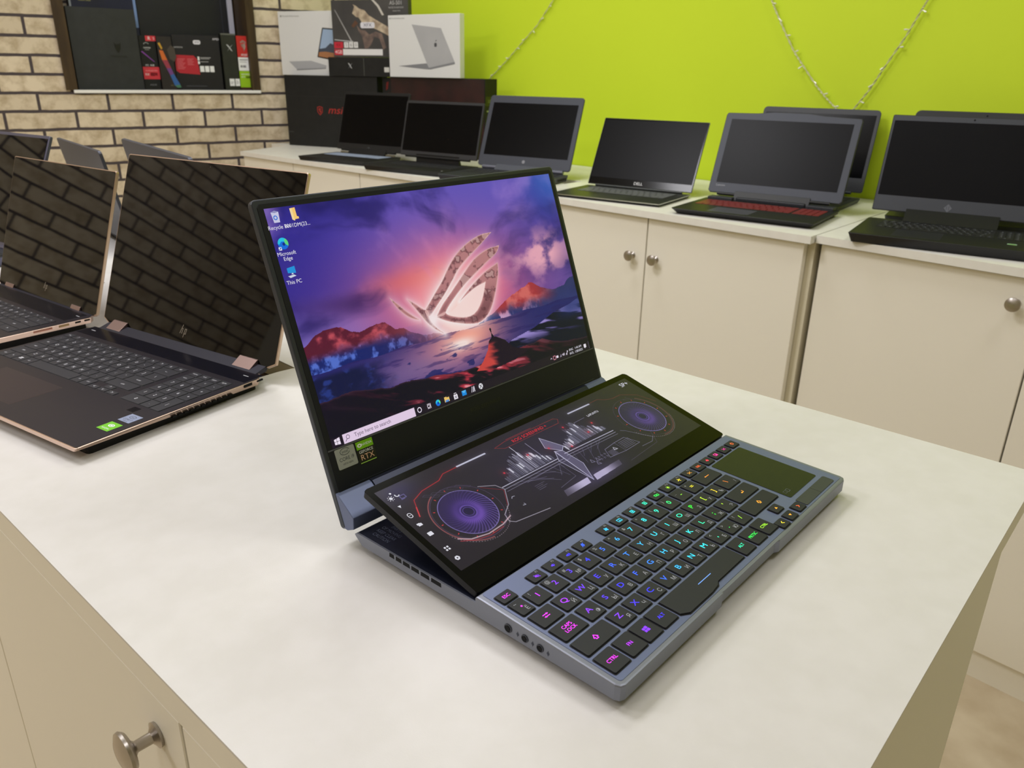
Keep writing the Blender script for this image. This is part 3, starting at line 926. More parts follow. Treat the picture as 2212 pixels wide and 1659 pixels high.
def duo_laptop():
    t = thing('laptop', 'open dark laptop with a second tilted screen above rainbow-lit keys, showing a red sunset', 'laptop', (0, 0, 0))
    # --- base
    zt = lambda x, y: 17.4 + (21.6 - 17.4) * min(y, 121) / 121
    out = [(5, 0), (126, 0), (130, 2.2), (216, 2.2), (220, 0), (355, 0), (358.5, 1.5), (360, 5), (360, 121), (0, 121), (0, 5), (1.5, 1.5)]
    bm = new_bm(); prism(bm, out, 6, 18, 1.4, 2, zt)
    n0 = len(bm.verts)
    prism_yz(bm, [(121, 6), (121, 16.6), (252.0, 15.4), (254.8, 13.6), (253.5, 12.0), (246, 6)], 0, 360)
    base = obj('base', bm, [M_GUN_S], t)
    bm = new_bm()
    sl = math.atan2(4.2, 121)
    rim = rr(4.5, 3.6, 355.5, 119.6, 2.0)
    prism(bm, rim, -1.5, 0.25, 0.2, 1)
    obj('keyboard_deck', bm, M_GUN, t, (0, 0, 17.45), (sl, 0, 0))
    bm = new_bm(); prism_yz(bm, [(122, 15), (122, 16.9), (251.5, 15.75), (251.5, 14)], 1.5, 358.5)
    well = obj('fan_well', bm, M_WELL, t)
    # caution print on the well
    wr = (R(-0.5), 0, 0)
    for i, s in enumerate(('CAUTION', 'KEEP CLEAR', 'OF MOVING', 'PARTS')):
        text('caution_print', s, 5.0 if i else 5.2, mat('caution print', (96, 104, 128), .6), well, (8 + i * 5.4, 232, 16.25), (R(-0.5), 0, R(-90)), sx=.8)
    polys('caution_print', stroke(rect(5, 219, 11.4, 245), .5, True) + stroke([(29, 206), (36, 214), (29, 221)], .7, False) + [circ(20, 215, 4.5, 16, 6)], mat('caution print', (96, 104, 128), .6), well, (0, 0, 16.15), (R(-0.5), 0, 0))
    # vents and sockets on the left side
    for y0, y1 in ((206.8, 212.2), (198.4, 204.8), (189.0, 196.6), (178.8, 187.2), (167.8, 176.8), (155.2, 165.6)):
        bm = new_bm(); prism_yz(bm, [(y0, 12.0), (y0 + .4, 15.4), (y1, 15.4), (y1 + .2, 12.0)], -.15, 1.0)
        obj('vent', bm, M_HOLE, base)
    for y, z, r in ((90.4, 12.0, 3.3), (75.7, 11.8, 2.9), (62.6, 11.4, 2.9)):
        bm = new_bm(); lathe(bm, [(r, 0), (r, .5), (r * .8, .6), (r * .72, -1.5)], 'X', (-.1, y, z), 24)
        for v in bm.verts:
            v.co.x = -0.1 - (v.co.x + 0.1)
        bmesh.ops.recalc_face_normals(bm, faces=bm.faces[:])
        s = obj('socket', bm, mat('socket ring', (74, 76, 84), .35, .7), base)
        bm = new_bm(); lathe(bm, [(r * .62, -.62), (r * .62, -.5)], 'X', (-.1, y, z), 20); obj('socket', bm, M_HOLE, base)
    for y, z in ((82, 11.6), (56, 10.8), (69, 11.2)):
        polys('socket_symbol', [circ(0, 0, 1.2, 8), rect(-.3, -2, .3, 2)], mat('socket print', (70, 76, 92), .6), base, (-.12, y, z), (R(90), 0, R(-90)))
    for x, y in ((25, 20), (335, 20), (25, 232), (335, 232)):
        bm = new_bm(); box(bm, x - 14, x + 14, y - 4, y + 4, 0.05, 6.4, 1); obj('rubber_foot', bm, M_RUBBER, base)

    # --- keys
    HUE = [(4, 318), (14, 306), (30, 288), (48, 268), (66, 252), (88, 242), (108, 226), (128, 208), (150, 194), (172, 184), (190, 168), (206, 146), (218, 110), (232, 78), (246, 54), (258, 42), (268, 32), (280, 20), (292, 4), (306, 344), (320, 322), (330, 310), (338, 12), (350, 20)]

    def key_rgb(x, y):
        h = np.interp(x - (40 - y) * 0.10, [a for a, _ in HUE], np.unwrap([R(b) for _, b in HUE]))
        h = (h / (2 * math.pi)) % 1.0
        import colorsys
        r, g, b = colorsys.hsv_to_rgb(h, .80, 1.0)
        return int(r * 255), int(g * 255), int(b * 255)

    import colorsys
    deck = (0, 0, 17.75)
    cap = {}

    def key(x0, y0, x1, y1, main='', alt='', fn='', size=5.2, outline=None, sub=None):
        wd, hd = round(x1 - x0, 2), round(y1 - y0, 2)
        k = (wd, hd, outline is not None)
        if k not in cap:
            bm = new_bm(); lp = outline or rr(0, 0, wd, hd, 1.1, 3)
            prism(bm, lp, -.5, 1.35, .35, 2)
            g = .75
            if outline is None:
                prism(bm, rr(-g, -g, wd + g, hd + g, 1.5, 3), -.4, .12)
            else:
                prism(bm, [(a + (g if a > wd / 2 else -g), b + (g if b > hd / 2 else -g)) for a, b in lp], -.4, .12)
            for v in bm.verts:
                v.co *= .001
            me = bpy.data.meshes.new('key'); bm.to_mesh(me); bm.free(); me.materials.append(M_KEY); me.materials.append(M_KEYWELL)
            for p in me.polygons:
                if max(me.vertices[i].co.z for i in p.vertices) < .0002:
                    p.material_index = 1
            cap[k] = me
        z = 17.75 + math.tan(sl) * (y0 + hd / 2 - 0)
        o = share('key', cap[k], t, (x0, y0, 17.72 + math.tan(sl) * y0), (sl, 0, 0))
        cx, cy = wd / 2, hd / 2
        rgb = key_rgb(x0 + cx, y0 + cy)
        gm = mat('key light %d' % (int(x0 + cx) // 6 * 6), (14, 14, 16), .5, 0, .3, rgb, 2.0)
        if main:
            small = alt or fn
            lines = main.split('|')
            for i, s in enumerate(lines):
                if s.startswith('@'):
                    polys('legend', ICON[s[1:]](), gm, o, (cx, cy + (0 if not fn else -.6), 1.40))
                else:
                    sz = size if len(s) == 1 else min(size * .62, wd * 1.15 / max(len(s), 3) * 1.25)
                    text('legend', s, sz * 1.25, gm, o, (cx - (1.2 if alt and len(s) == 1 else 0), cy + (len(lines) - 1 - 2 * i) * 1.9 - (0.4 if fn else 0) + (.8 if alt and len(s) == 1 else 0), 1.40), sx=1.25 if len(s) == 1 else 1.0)
        if alt:
            text('legend', alt, size * .95, M_LEG, o, (wd - 4.0, 3.6, 1.40))
        if sub:
            text('legend', sub, size * .85, M_LEG, o, (3.6, hd - 3.4, 1.40))
        if fn:
            text('legend', fn, 2.6, M_LEG, o, (wd - 3.4, hd - 2.0, 1.40))
        return o

    arrow_up = lambda: stroke([(-2, -.4), (0, 2), (2, -.4), (1, -.4), (1, -1.8), (-1, -1.8), (-1, -.4)], .6, True)
    ICON = {
        'shift': arrow_up,
        'tab': lambda: stroke([(-2.4, 1.1), (2.4, 1.1)], .6) + [[(2.6, 1.1), (1.0, 2.0), (1.0, .2)]] + stroke([(-2.4, -1.1), (2.4, -1.1)], .6) + [[(-2.6, -1.1), (-1.0, -.2), (-1.0, -2.0)]],
        'win': lambda: [rect(-2.2, -2.0, -.2, -.2), rect(.2, -2.2, 2.5, -.2), rect(-2.2, .2, -.2, 2.0), rect(.2, .2, 2.5, 2.3)],
        'mute': lambda: [rect(-2, -.6, -1, .6), [(-1, -.6), (.2, -1.6), (.2, 1.6), (-1, .6)]] + stroke([(-2, 1.8), (1.8, -1.8)], .45) + stroke([(.8, 1), (1.8, -.2)], .4),
        'vol': lambda: [rect(-1.8, -.6, -.8, .6), [(-.8, -.6), (.4, -1.5), (.4, 1.5), (-.8, .6)]] + stroke([(1.0, .8), (1.3, 0), (1.0, -.8)], .4),
        'volup': lambda: [rect(-2, -.6, -1, .6), [(-1, -.6), (.2, -1.5), (.2, 1.5), (-1, .6)]] + stroke([(.8, .8), (1.1, 0), (.8, -.8)], .4) + stroke([(1.6, 1.4), (2.1, 0), (1.6, -1.4)], .4),
        'mic': lambda: [circ(0, .6, .8, 10, 1.4)] + stroke([(-1.4, .4), (-1, -.9), (1, -.9), (1.4, .4)], .4) + stroke([(0, -.9), (0, -2)], .4) + stroke([(-2, -1.8), (2, 2)], .45),
        'fan': lambda: [circ(.9, .7, 1.1, 8, .7), circ(-.9, -.7, 1.1, 8, .7), circ(-.7, .9, .7, 8, 1.1), circ(.7, -.9, .7, 8, 1.1)],
        'screen': lambda: stroke(rect(-2.2, -1.4, 2.2, 1.6), .45, True) + stroke([(0, .9), (0, -.6)], .45) + [[(-.8, -.2), (.8, -.2), (0, -1.1)]],
        'box': lambda: stroke(rect(-1.6, -1.6, 1.6, 1.6), .45, True) + stroke([(-.8, 0), (.8, 0)], .5) + stroke([(0, -.8), (0, .8)], .5),
        'plane': lambda: stroke([(-2, -.6), (2, .8)], .6) + stroke([(-.4, 1.8), (.2, 0), (.9, -1.6)], .6),
        'sun': lambda: [circ(0, 0, 1.0, 10)] + [rect(-.2 + 1.7 * math.cos(a) , -.2 + 1.7 * math.sin(a), .2 + 1.7 * math.cos(a), .2 + 1.7 * math.sin(a)) for a in (0, .785, 1.57, 2.36, 3.14, 3.93, 4.71, 5.5)],
        'monitor': lambda: stroke(rect(-2.4, -.8, -.2, 1.2), .45, True) + stroke(rect(.4, -1.2, 2.4, .8), .45, True),
        'touch': lambda: stroke(rect(-2, -1.5, 2, 1.5), .45, True) + [rect(-.2, -1.2, 1.6, .4)],
        'cut': lambda: stroke([(-2, -1.2), (2, 1.2)], .4) + stroke([(-2, 1.2), (2, -1.2)], .4),
        'eye': lambda: [[(-2, -.3), (.2, 1.6), (.8, 1.6), (-1.2, -.5)], [(-1.2, -.7), (1.0, 1.3), (1.4, 1.2), (-.6, -1.0)], [(-.4, -1.2), (1.8, 1.0), (1.6, -.4), (.6, -1.5)]],
        'power': lambda: stroke(circ(0, 0, 1.5, 14, 1.5, 120, 420), .5) + stroke([(0, .4), (0, 2.0)], .5),
        'bs': lambda: stroke([(3.4, 0), (-2.6, 0)], .55) + [[(-3.6, 0), (-2.2, .9), (-2.2, -.9)]],
        'ent': lambda: stroke([(1.8, 1.6), (1.8, -.6), (-1.0, -.6)], .55) + [[(-2.2, -.6), (-.8, .4), (-.8, -1.6)]],
        'up': lambda: [[(-1.6, -.9), (1.6, -.9), (0, 1.3)]], 'down': lambda: [[(1.6, .9), (-1.6, .9), (0, -1.3)]],
        'lt': lambda: stroke([(1, 1.4), (-1, 0), (1, -1.4)], .6), 'rt': lambda: stroke([(-1, 1.4), (1, 0), (-1, -1.4)], .6),
        'dot': lambda: [circ(0, 0, .8, 10)],
    }
    F0, F1 = 100.2, 110.2
    key(7.2, F0, 20.8, F1, 'ESC')
    fi = ['mute', 'vol', 'volup', 'mic', 'fan', 'screen', 'box', 'box', 'monitor', 'sun', 'plane', 'cut']
    for i in range(4):
        key(39.3 + 18.0 * i, F0, 52.9 + 18.0 * i, F1, '@' + fi[i], fn='F%d' % (i + 1))
    for i in range(8):
        key(123.8 + 18.45 * i, F0, 137.2 + 18.45 * i, F1, '@' + fi[i + 4], fn='F%d' % (i + 5))
    for i, (s, f) in enumerate((('DEL', ''), ('@eye', ''), ('@touch', ''), ('@cut', ''), ('@power', ''))):
        key(270.2 + 16.3 * i, F0, 283.0 + 16.3 * i, F1, s, size=4.4)
    y0, y1 = 83.2, 98.2
    key(7.4, y0, 19.4, y1, '@dot', 'Ё', sub='~')
    for i, (a, s) in enumerate((('1', '!'), ('2', '@'), ('3', '#'), ('4', '$'), ('5', '%'), ('6', '^'), ('7', '&'), ('8', '*'), ('9', '('), ('0', ')'), ('-', '_'), ('=', '+'))):
        key(22.6 + 19.05 * i, y0, 38.2 + 19.05 * i, y1, a, sub=s, alt='№' if a == '3' else '')
    key(251.4, y0, 280.6, y1, '@bs')
    y0, y1 = 65.4, 80.4
    key(7.8, y0, 28.4, y1, '@tab')
    for i, (a, b) in enumerate(zip('QWERTYUIOP[]', 'ЙЦУКЕНГШЩЗХЪ')):
        key(31.6 + 19.0 * i, y0, 47.6 + 19.0 * i, y1, a, b)
    key(259.6, y0, 281.6, y1, '\\', '/')
    y0, y1 = 47.6, 62.4
    key(7.6, y0, 31.6, y1, 'CAPS|LOCK')
    for i, (a, b) in enumerate(zip("ASDFGHJKL;'", 'ФЫВАПРОЛДЖЭ')):
        key(35.4 + 19.05 * i, y0, 51.4 + 19.05 * i, y1, a, b)
    key(245.6, y0, 281.0, y1, '@ent')
    y0, y1 = 29.6, 44.4
    key(7.2, y0, 41.4, y1, '@shift')
    for i, (a, b) in enumerate(zip('ZXCVBNM,./', 'ЯЧСМИТЬБЮ.')):
        key(45.0 + 19.05 * i, y0, 61.2 + 19.05 * i, y1, a, b if a != '/' else '', sub={',': '<', '.': '>', '/': '?'}.get(a))
    key(236.2, y0, 281.2, y1, '@shift')
    y0, y1 = 9.0, 26.2
    key(6.8, y0, 23.6, y1, 'CTRL'); key(26.4, y0, 43.2, y1, 'FN'); key(45.0, y0, 61.6, y1, '@win'); key(63.6, y0, 80.4, y1, 'ALT')
    sp = [(0, 4.0), (6.5, 0), (37.0, 0), (47.0, 1.0), (51.0, 3.6), (93, 3.6), (93, 21), (0, 21)]
    o = key(83.2, 5.4, 176.2, 26.4, '', outline=sp)
    polys('legend', [rect(-9, -.3, 9, .3)], mat('space bar light', (14, 14, 16), .5, 0, .3, (120, 170, 250), 1.4), o, (46, 11.5, 1.40))
    key(179.2, 8.6, 196.0, 26.2, 'ALT'); key(199.2, 8.6, 215.8, 26.2, 'PRTSC'); key(218.4, 8.6, 235.2, 26.2, 'CTRL')
    key(253.6, 17.6, 266.2, 26.8, '@up'); key(236.0, 4.0, 248.4, 13.2, '@lt'); key(252.4, 4.4, 265.0, 13.8, '@down'); key(270.4, 5.4, 283.4, 14.8, '@rt')
    # touchpad and its two buttons
    bm = new_bm(); prism(bm, rr(287.2, 21.0, 342.8, 97.8, 1.6), -.4, .35, .15, 1)
    pad = obj('touchpad', bm, M_PAD, t, (0, 0, 17.7), (sl, 0, 0))
    polys('touchpad_symbol', stroke(rect(291, 27, 294.6, 30), .35, True) + stroke(rect(296, 26.6, 299.4, 30.2), .5, True), mat('touchpad print', (78, 84, 84), .6), pad, (0, 0, .38))
    for x0, x1, r in ((285.8, 315.6, [1, .3, .3, 1]), (315.9, 345.8, [.3, 1.6, 1.6, .3])):
        bm = new_bm(); prism(bm, rr(x0, 5.6, x1, 16.4, r), -.4, .55, .2, 1)
        obj('touchpad_button', bm, mat('touchpad button', (52, 56, 56), .5), t, (0, 0, 17.7), (sl, 0, 0))

    # --- the tilted second screen
    a2 = R(14.94)
    bm = new_bm(); prism(bm, rr(2.7, 0, 357, 127.1, [2, 2, 3.5, 3.5]), -5.4, 0, .5, 2)
    s2 = obj('second_screen', bm, M_GLASS, t, (0, 121.7, 22.6), (a2, 0, 0))
    W2, H2 = 340.0, 98.2
    picture_grid('lower_display', W2, H2, 1200, 346, lower_picture(1200, 346, W2, H2), attr_screen('lower display picture', .92, .16, .45), s2, (8, 21.8, .06), xz=False)
    red = mat('red display lettering', (10, 4, 4), .5, 0, .2, (226, 40, 54), 1.0); wh = mat('white display lettering', (10, 10, 10), .5, 0, .2, (226, 226, 236), 1.0)
    lo = lambda u, v: (8 + u * W2, 21.8 + v * H2, .12)
    text('display_lettering', 'ROG SCREENPAD +', 5.4, red, s2, lo(.50, .872), sx=1.0)
    text('display_lettering', 'LAPUNTU', 4.0, wh, s2, lo(.741, .757))
    text('display_lettering', 'SP+', 8.0, wh, s2, lo(.967, .925), sx=1.1)
    ic = []
    P_ = lambda u, v: (u * W2, v * H2)
    cx, cy = P_(.020, .877); ic += [circ(cx, cy, 1.5, 14)] + [circ(cx + 2.6 * math.cos(k * .785), cy + 2.6 * math.sin(k * .785), .4, 6) for k in range(8)]
    cx, cy = P_(.039, .932); ic += [circ(cx - 3.4, cy - .6, 1.0, 10)]
    cx, cy = P_(.040, .887); ic += stroke(circ(cx - .2, cy, 1.7, 10, 1.7, 150, 330), .9)
    cx, cy = P_(.020, .767); ic += [[(cx - 1.6, cy + 1.2), (cx + 1.4, cy + 1.2), (cx - .1, cy - 1.6)]]
    cx, cy = P_(.020, .647); ic += stroke(rr(cx - 1.7, cy - 2.4, cx + 1.7, cy + 2.4, 1.5, 3), .6, True) + [rect(cx - .9, cy - .2, cx + .9, cy + .2)]
    cx, cy = P_(.020, .527); ic += [rect(cx - 1.8, cy - 1.2, cx + 1.8, cy + 1.4), rect(cx - 2.4, cy + .2, cx + .6, cy + 2.0)]
    cx, cy = P_(.020, .411); ic += [rr(cx - 2.2, cy - 1.9, cx + 2.2, cy + 1.9, .5, 2)]
    cx, cy = P_(.020, .224)
    for dx in (-1.25, 1.25):
        for dy in (-1.25, 1.25):
            ic += [rect(cx + dx - .8, cy + dy - .8, cx + dx + .8, cy + dy + .8)]
    cx, cy = P_(.019, .109); ic += stroke(circ(cx, cy, 1.5, 6), 1.3, True)
    polys('display_icon', ic, wh, s2, (8, 21.8, .12))
    cx, cy = P_(.048, .841)
    polys('display_icon', stroke(rect(cx - 2.4, cy - 1, cx + 2.2, cy + 2.4), .9, True) + [rect(cx - 3.2, cy - 2.2, cx + .4, cy - 1.2)], mat('dim display icon', (8, 8, 8), .5, 0, .2, (96, 90, 136), 1.0), s2, (8, 21.8, .12))

    # --- the lid
    tilt = 0.3555
    bm = new_bm()
    prism_xz(bm, rr(-1, -66, 361, 201.4, [4, 4, 4.5, 4.5]), 0, 6.2, 1.0, 2)
    lid = obj('lid', bm, M_BEZEL_E, t, (0, 288.16, 74.28), (-tilt, 0, 0))
    bm = new_bm()
    prism_xz(bm, [(24, -52.5), (336, -52.5), (357.2, -38), (357.2, 195), (354.6, 197.8), (5.4, 197.8), (2.8, 195), (2.8, -38)], -.5, .4, .3, 1)
    bez = obj('bezel', bm, M_BEZEL, lid)
    DX, DW, DH = 7.9, 344.2, 193.6
    picture_grid('main_display', DW, DH, 880, 495, desktop_picture(880, 495), attr_screen('main display picture', .96, .22, .35), lid, (DX, -.6, 0))
    # rubber strip and grooves on the chin
    for s0 in (-33.5, -36.0, -38.5, -41.0, -43.5):
        bm = new_bm(); box(bm, 14, 346, -.75, -.4, s0, s0 + .55); obj('chin_groove', bm, mat('chin line', (48, 52, 58), .35), lid)
    bm = new_bm(); box(bm, 3, 357, -.9, -.4, -1.5, -.4); obj('chin_line', bm, mat('chin strip', (86, 88, 94), .4), lid)
    text('chin_lettering', 'ROG ZEPHYRUS', 5.0, mat('dark lettering', (16, 17, 19), .3), lid, (180, -.56, -14), FONT_UP, sx=1.15)
    # icons and words on the desktop
    D = lambda u, v: (DX + u * DW, -.70, DH * (1 - v))
    tw = mat('white screen lettering', (10, 10, 10), .5, 0, .2, (238, 236, 246), 1.0)
    tg = mat('grey screen lettering', (10, 10, 10), .5, 0, .2, (110, 96, 116), 1.0)

    def em(r, g, b):
        return mat('screen ink %d %d %d' % (r, g, b), (8, 8, 8), .5, 0, .2, (r, g, b), 1.0)

    text('desktop_lettering', 'Recycle Bin', 4.3, tw, lid, D(.026, .079), FONT_UP)
    text('desktop_lettering', '2001DM(23...', 4.3, tw, lid, D(.0735, .079), FONT_UP)
    text('desktop_lettering', 'Microsoft', 4.3, tw, lid, D(.0255, .186), FONT_UP)
    text('desktop_lettering', 'Edge', 4.3, tw, lid, D(.0255, .207), FONT_UP)
    text('desktop_lettering', 'This PC', 4.3, tw, lid, D(.0245, .303), FONT_UP)

    def icon(name, loops, rgb, u, v, dz=0):
        c = D(u, v)
        return polys(name, loops, em(*rgb), lid, (c[0], c[1] - dz, c[2]), FONT_UP)

    icon('desktop_icon', [[(-3.4, 3.6), (3.4, 3.6), (2.6, -4.6), (-2.6, -4.6)]], (206, 206, 234), .024, .036)
    icon('desktop_icon', [[(-3.4, 3.6), (0, 4.8), (3.4, 3.6), (0, 2.8)]], (150, 150, 196), .024, .036, .02)
    icon('desktop_icon', stroke(circ(-.4, -.8, 1.5, 8), .8, True), (60, 120, 220), .024, .036, .03)
    icon('desktop_icon', [[(-2.8, 4.6), (2.2, 5.0), (2.2, -2.0), (3.6, -2.4), (3.6, -4.0), (0, -4.2), (-.6, -5.4), (-2.6, -4.2)]], (252, 206, 116), .072, .034)
    icon('desktop_icon', [[(-2.8, 4.6), (-.6, 4.8), (-.6, -5.4), (-2.6, -4.2)]], (250, 222, 160), .072, .034, .02)

    def swirl(u, v, s):
        icon('desktop_icon', [circ(0, 0, 4.6 * s, 26)], (16, 112, 226), u, v)
        icon('desktop_icon', [[(4.6 * s * math.cos(R(a)), 4.6 * s * math.sin(R(a))) for a in range(10, 190, 12)] + [(-3.4 * s, -.4 * s), (-1.4 * s, 1.7 * s), (1.0 * s, 1.6 * s)]], (40, 200, 236), u, v, .02)
        icon('desktop_icon', [[(4.6 * s * math.cos(R(a)), 4.6 * s * math.sin(R(a))) for a in range(-30, 66, 12)] + [(1.4 * s, 2.2 * s), (1.6 * s, -.4 * s)]], (96, 220, 130), u, v, .03)
        icon('desktop_icon', [circ(.5 * s, -.5 * s, 1.3 * s, 12)], (12, 44, 140), u, v, .04)

    swirl(.0235, .145, 1.0)
    icon('desktop_icon', [rect(-5.0, -5.0, -2.4, -2.4)], (236, 240, 250), .0235, .145, .06)
    icon('desktop_icon', stroke([(-4.6, -4.6), (-3.0, -3.0)], .5) + [[(-2.8, -2.8), (-4.2, -3.0), (-3.0, -4.2)]], (30, 80, 170), .0235, .145, .08)
    icon('desktop_icon', [[(-3.8, 3.4), (3.4, 4.4), (3.4, -1.2), (-3.8, -.4)]], (34, 150, 224), .0255, .262)
    icon('desktop_icon', [[(-4.4, -2.8), (1.0, -2.2), (3.0, -3.4), (-2.6, -4.4)], [(-.4, -.8), (.6, -.8), (1.0, -1.8), (-1.0, -1.8)]], (214, 222, 236), .0255, .262, .02)
    # taskbar
    icon('taskbar_icon', [[(-2.6, -2.2), (-.25, -2.5), (-.25, -.15), (-2.6, -.15)], [(.1, -2.55), (2.8, -2.9), (2.8, -.15), (.1, -.15)], [(-2.6, .15), (-.25, .15), (-.25, 2.4), (-2.6, 2.1)], [(.1, .15), (2.8, .15), (2.8, 2.9), (.1, 2.5)]], (244, 232, 248), .0165, .978)
    c = D(.046, .978)
    icon('taskbar_icon', stroke(circ(.4, .6, 1.6, 14), .45, True) + stroke([(-.8, -.6), (-2.4, -2.4)], .5), (96, 84, 104), .0465, .978)
    text('taskbar_lettering', 'Type here to search', 4.7, tg, lid, D(.066, .978), FONT_UP, 'L')
    icon('taskbar_icon', stroke(circ(0, 0, 2.1, 18), .75, True), (240, 232, 246), .273, .978)
    icon('taskbar_icon', stroke(rect(-1.4, -1.0, 1.4, 1.0), .5, True) + [rect(-1.6, 1.7, 1.6, 2.2), rect(-1.6, -2.2, 1.6, -1.7), rect(2.1, -2.2, 2.6, 2.2)], (236, 228, 240), .305, .977)
    swirl(.338, .978, .62)
    icon('taskbar_icon', [rect(-3, -2.2, 3, 1.8), rect(-3, 1.8, 0, 2.6)], (240, 200, 110), .370, .978); icon('taskbar_icon', [rect(-2.2, -2.2, 2.2, -.4)], (90, 150, 220), .370, .978, .03)
    icon('taskbar_icon', [rect(-2.4, -2.8, 2.4, 1.4)] + stroke([(-1.2, 1.4), (-1.2, 2.8), (1.2, 2.8), (1.2, 1.4)], .5), (240, 236, 244), .402, .978); icon('taskbar_icon', [rect(-1.1, -1.9, -.15, -1.0), rect(.15, -1.9, 1.1, -1.0), rect(-1.1, -.7, -.15, .2), rect(.15, -.7, 1.1, .2)], (96, 90, 110), .402, .978, .03)
    icon('taskbar_icon', [rect(-2.8, -2.4, 2.8, 2.2)], (30, 140, 226), .434, .978); icon('taskbar_icon', [[(-2.8, 2.2), (2.8, 2.2), (0, -.4)]], (96, 190, 246), .434, .978, .03)
    icon('taskbar_icon', [[(-2.6, -2.6), (-1.9, -2.6), (.1, 2.6), (-.6, 2.6)], [(-.6, -2.6), (.6, -2.6), (1.6, 1.0), (1.2, 2.6)], [(1.6, -2.6), (2.4, -2.6), (2.4, 2.6), (1.6, 2.6)]], (232, 228, 240), .468, .977)
    icon('taskbar_icon', [circ(0, 0, 2.8, 20)], (232, 232, 238), .499, .977); icon('taskbar_icon', stroke([(-1.6, -1.9), (0, .4), (1.6, -1.9)], .6) + stroke([(-1.5, 1.6), (0, .4), (1.5, 1.6)], .6), (40, 36, 48), .499, .977, .03)
    tray = stroke([(-1.2, -.6), (0, .7), (1.2, -.6)], .5)
    icon('taskbar_icon', tray, (226, 216, 232), .808, .976); icon('taskbar_icon', stroke(rr(-1.8, -1.8, 1.8, 1.8, .6, 2), .8, True), (200, 130, 146), .823, .977)
    icon('taskbar_icon', [rect(-1.8, -1.2, 1.6, 1.2)], (236, 226, 240), .837, .977); icon('taskbar_icon', [[(-1.6, -1.6), (1.6, -1.6), (1.6, 1.6)]], (150, 140, 160), .852, .977)
    icon('taskbar_icon', [rect(-1.8, -.7, -1, .7), [(-1, -.7), (.1, -1.6), (.1, 1.6), (-1, .7)]] + stroke([(.8, .9), (1.1, 0), (.8, -.9)], .4) + stroke([(1.6, 1.4), (2.0, 0), (1.6, -1.4)], .4), (222, 212, 228), .867, .977)
    icon('taskbar_icon', stroke([(-1.4, -2.0), (1.2, 1.8)], .9) + [circ(-1.0, -1.2, 1.0, 8), circ(1.0, 1.4, .9, 8)], (222, 212, 228), .885, .975)
    text('taskbar_lettering', 'ENG', 3.4, tw, lid, D(.907, .967), FONT_UP); text('taskbar_lettering', 'INTL', 3.4, tw, lid, D(.907, .987), FONT_UP)
    text('taskbar_lettering', '1:40 AM', 3.4, tw, lid, D(.9425, .967), FONT_UP); text('taskbar_lettering', '1/28/2022', 3.4, tw, lid, D(.9425, .987), FONT_UP)
    icon('taskbar_icon', [rect(-2, -1.6, 2, 2.2), [(-.6, -1.6), (.6, -1.6), (-.6, -2.6)]], (238, 232, 240), .977, .976)
    icon('taskbar_icon', [rect(0, -4, .4, 4)], (120, 110, 130), .996, .977)

    # stickers on the chin
    bm = new_bm(); prism_xz(bm, rr(8.2, -18.6, 27.2, -1.9, 1.2, 3), -.75, -.4)
    st = obj('sticker', bm, mat('silver sticker', (172, 176, 182), .35, .5), lid); st['label'] = 'silver processor sticker'
    dk = mat('dark print', (58, 62, 72), .5)
    text('sticker_print', 'intel', 3.5, dk, st, (17.7, -.8, -5.4), FONT_UP)
    polys('sticker_print', stroke(circ(0, 0, 4.6, 24, 2.7, 20, 340), .45), dk, st, (17.7, -.8, -5.3), FONT_UP)
    text('sticker_print', 'CORE i9', 4.2, dk, st, (17.9, -.8, -11.3), FONT_UP, sx=.95)
    text('sticker_print', '10TH GEN', 2.2, dk, st, (17.9, -.8, -15.2), FONT_UP)
    bm = new_bm(); prism_xz(bm, rr(28.6, -21.0, 46.2, -1.9, .6, 2), -.7, -.4)
    st = obj('sticker', bm, mat('black sticker', (14, 14, 15), .4), lid); st['label'] = 'black and green graphics sticker'
    polys('sticker_print', [rect(28.9, -8.8, 45.9, -2.2)], mat('sticker green', (118, 185, 0), .5), st, (0, -.74, 0), FONT_UP)
    gw_ = mat('white print', (236, 238, 238), .5)
    text('sticker_print', 'NVIDIA', 3.0, gw_, st, (39.6, -.79, -5.6), FONT_UP, sx=1.05)
    polys('sticker_print', [circ(0, 0, 2.3, 14, 1.6)], gw_, st, (32.4, -.79, -5.5), FONT_UP)
    polys('sticker_print', [circ(0, 0, 1.0, 10, .7)], mat('sticker green', (118, 185, 0), .5), st, (32.4, -.83, -5.5), FONT_UP)
    text('sticker_print', 'GEFORCE', 3.3, gw_, st, (37.4, -.79, -11.2), FONT_UP)
    text('sticker_print', 'RTX', 6.6, mat('copper print', (226, 182, 150), .5), st, (37.4, -.79, -16.0), FONT_UP, sx=1.1)
    polys('sticker_print', [rect(29.4, -20.4, 45.4, -19.8)], mat('lime print', (170, 220, 90), .5), st, (0, -.79, 0), FONT_UP)

    # hinge blocks: wedge-shaped ears carrying the lid
    for x0, x1, xe in ((-.6, 33, 1), (327, 360.6, -1)):
        bm = new_bm()
        prism_yz(bm, [(272.6, 40.8), (261.8, 33.0), (254.8, 27.4), (255.3, 17.0), (263.4, 13.0), (268.5, 13.4), (277.5, 42.0)], x0, x1, .5)
        obj('hinge', bm, M_GUN, t)
    bm = new_bm(); prism_yz(bm, [(262, 15), (262, 34), (272, 42), (276, 42), (268, 15)], 33.2, 326.8)
    obj('hinge_cover', bm, M_WELL, t)
    bm = new_bm(); box(bm, 36, 50, 226, 262, 14, 30, 2); box(bm, 310, 324, 226, 262, 14, 30, 2)
    obj('lift_arm', bm, M_WELL, t)
    return t


duo = duo_laptop()


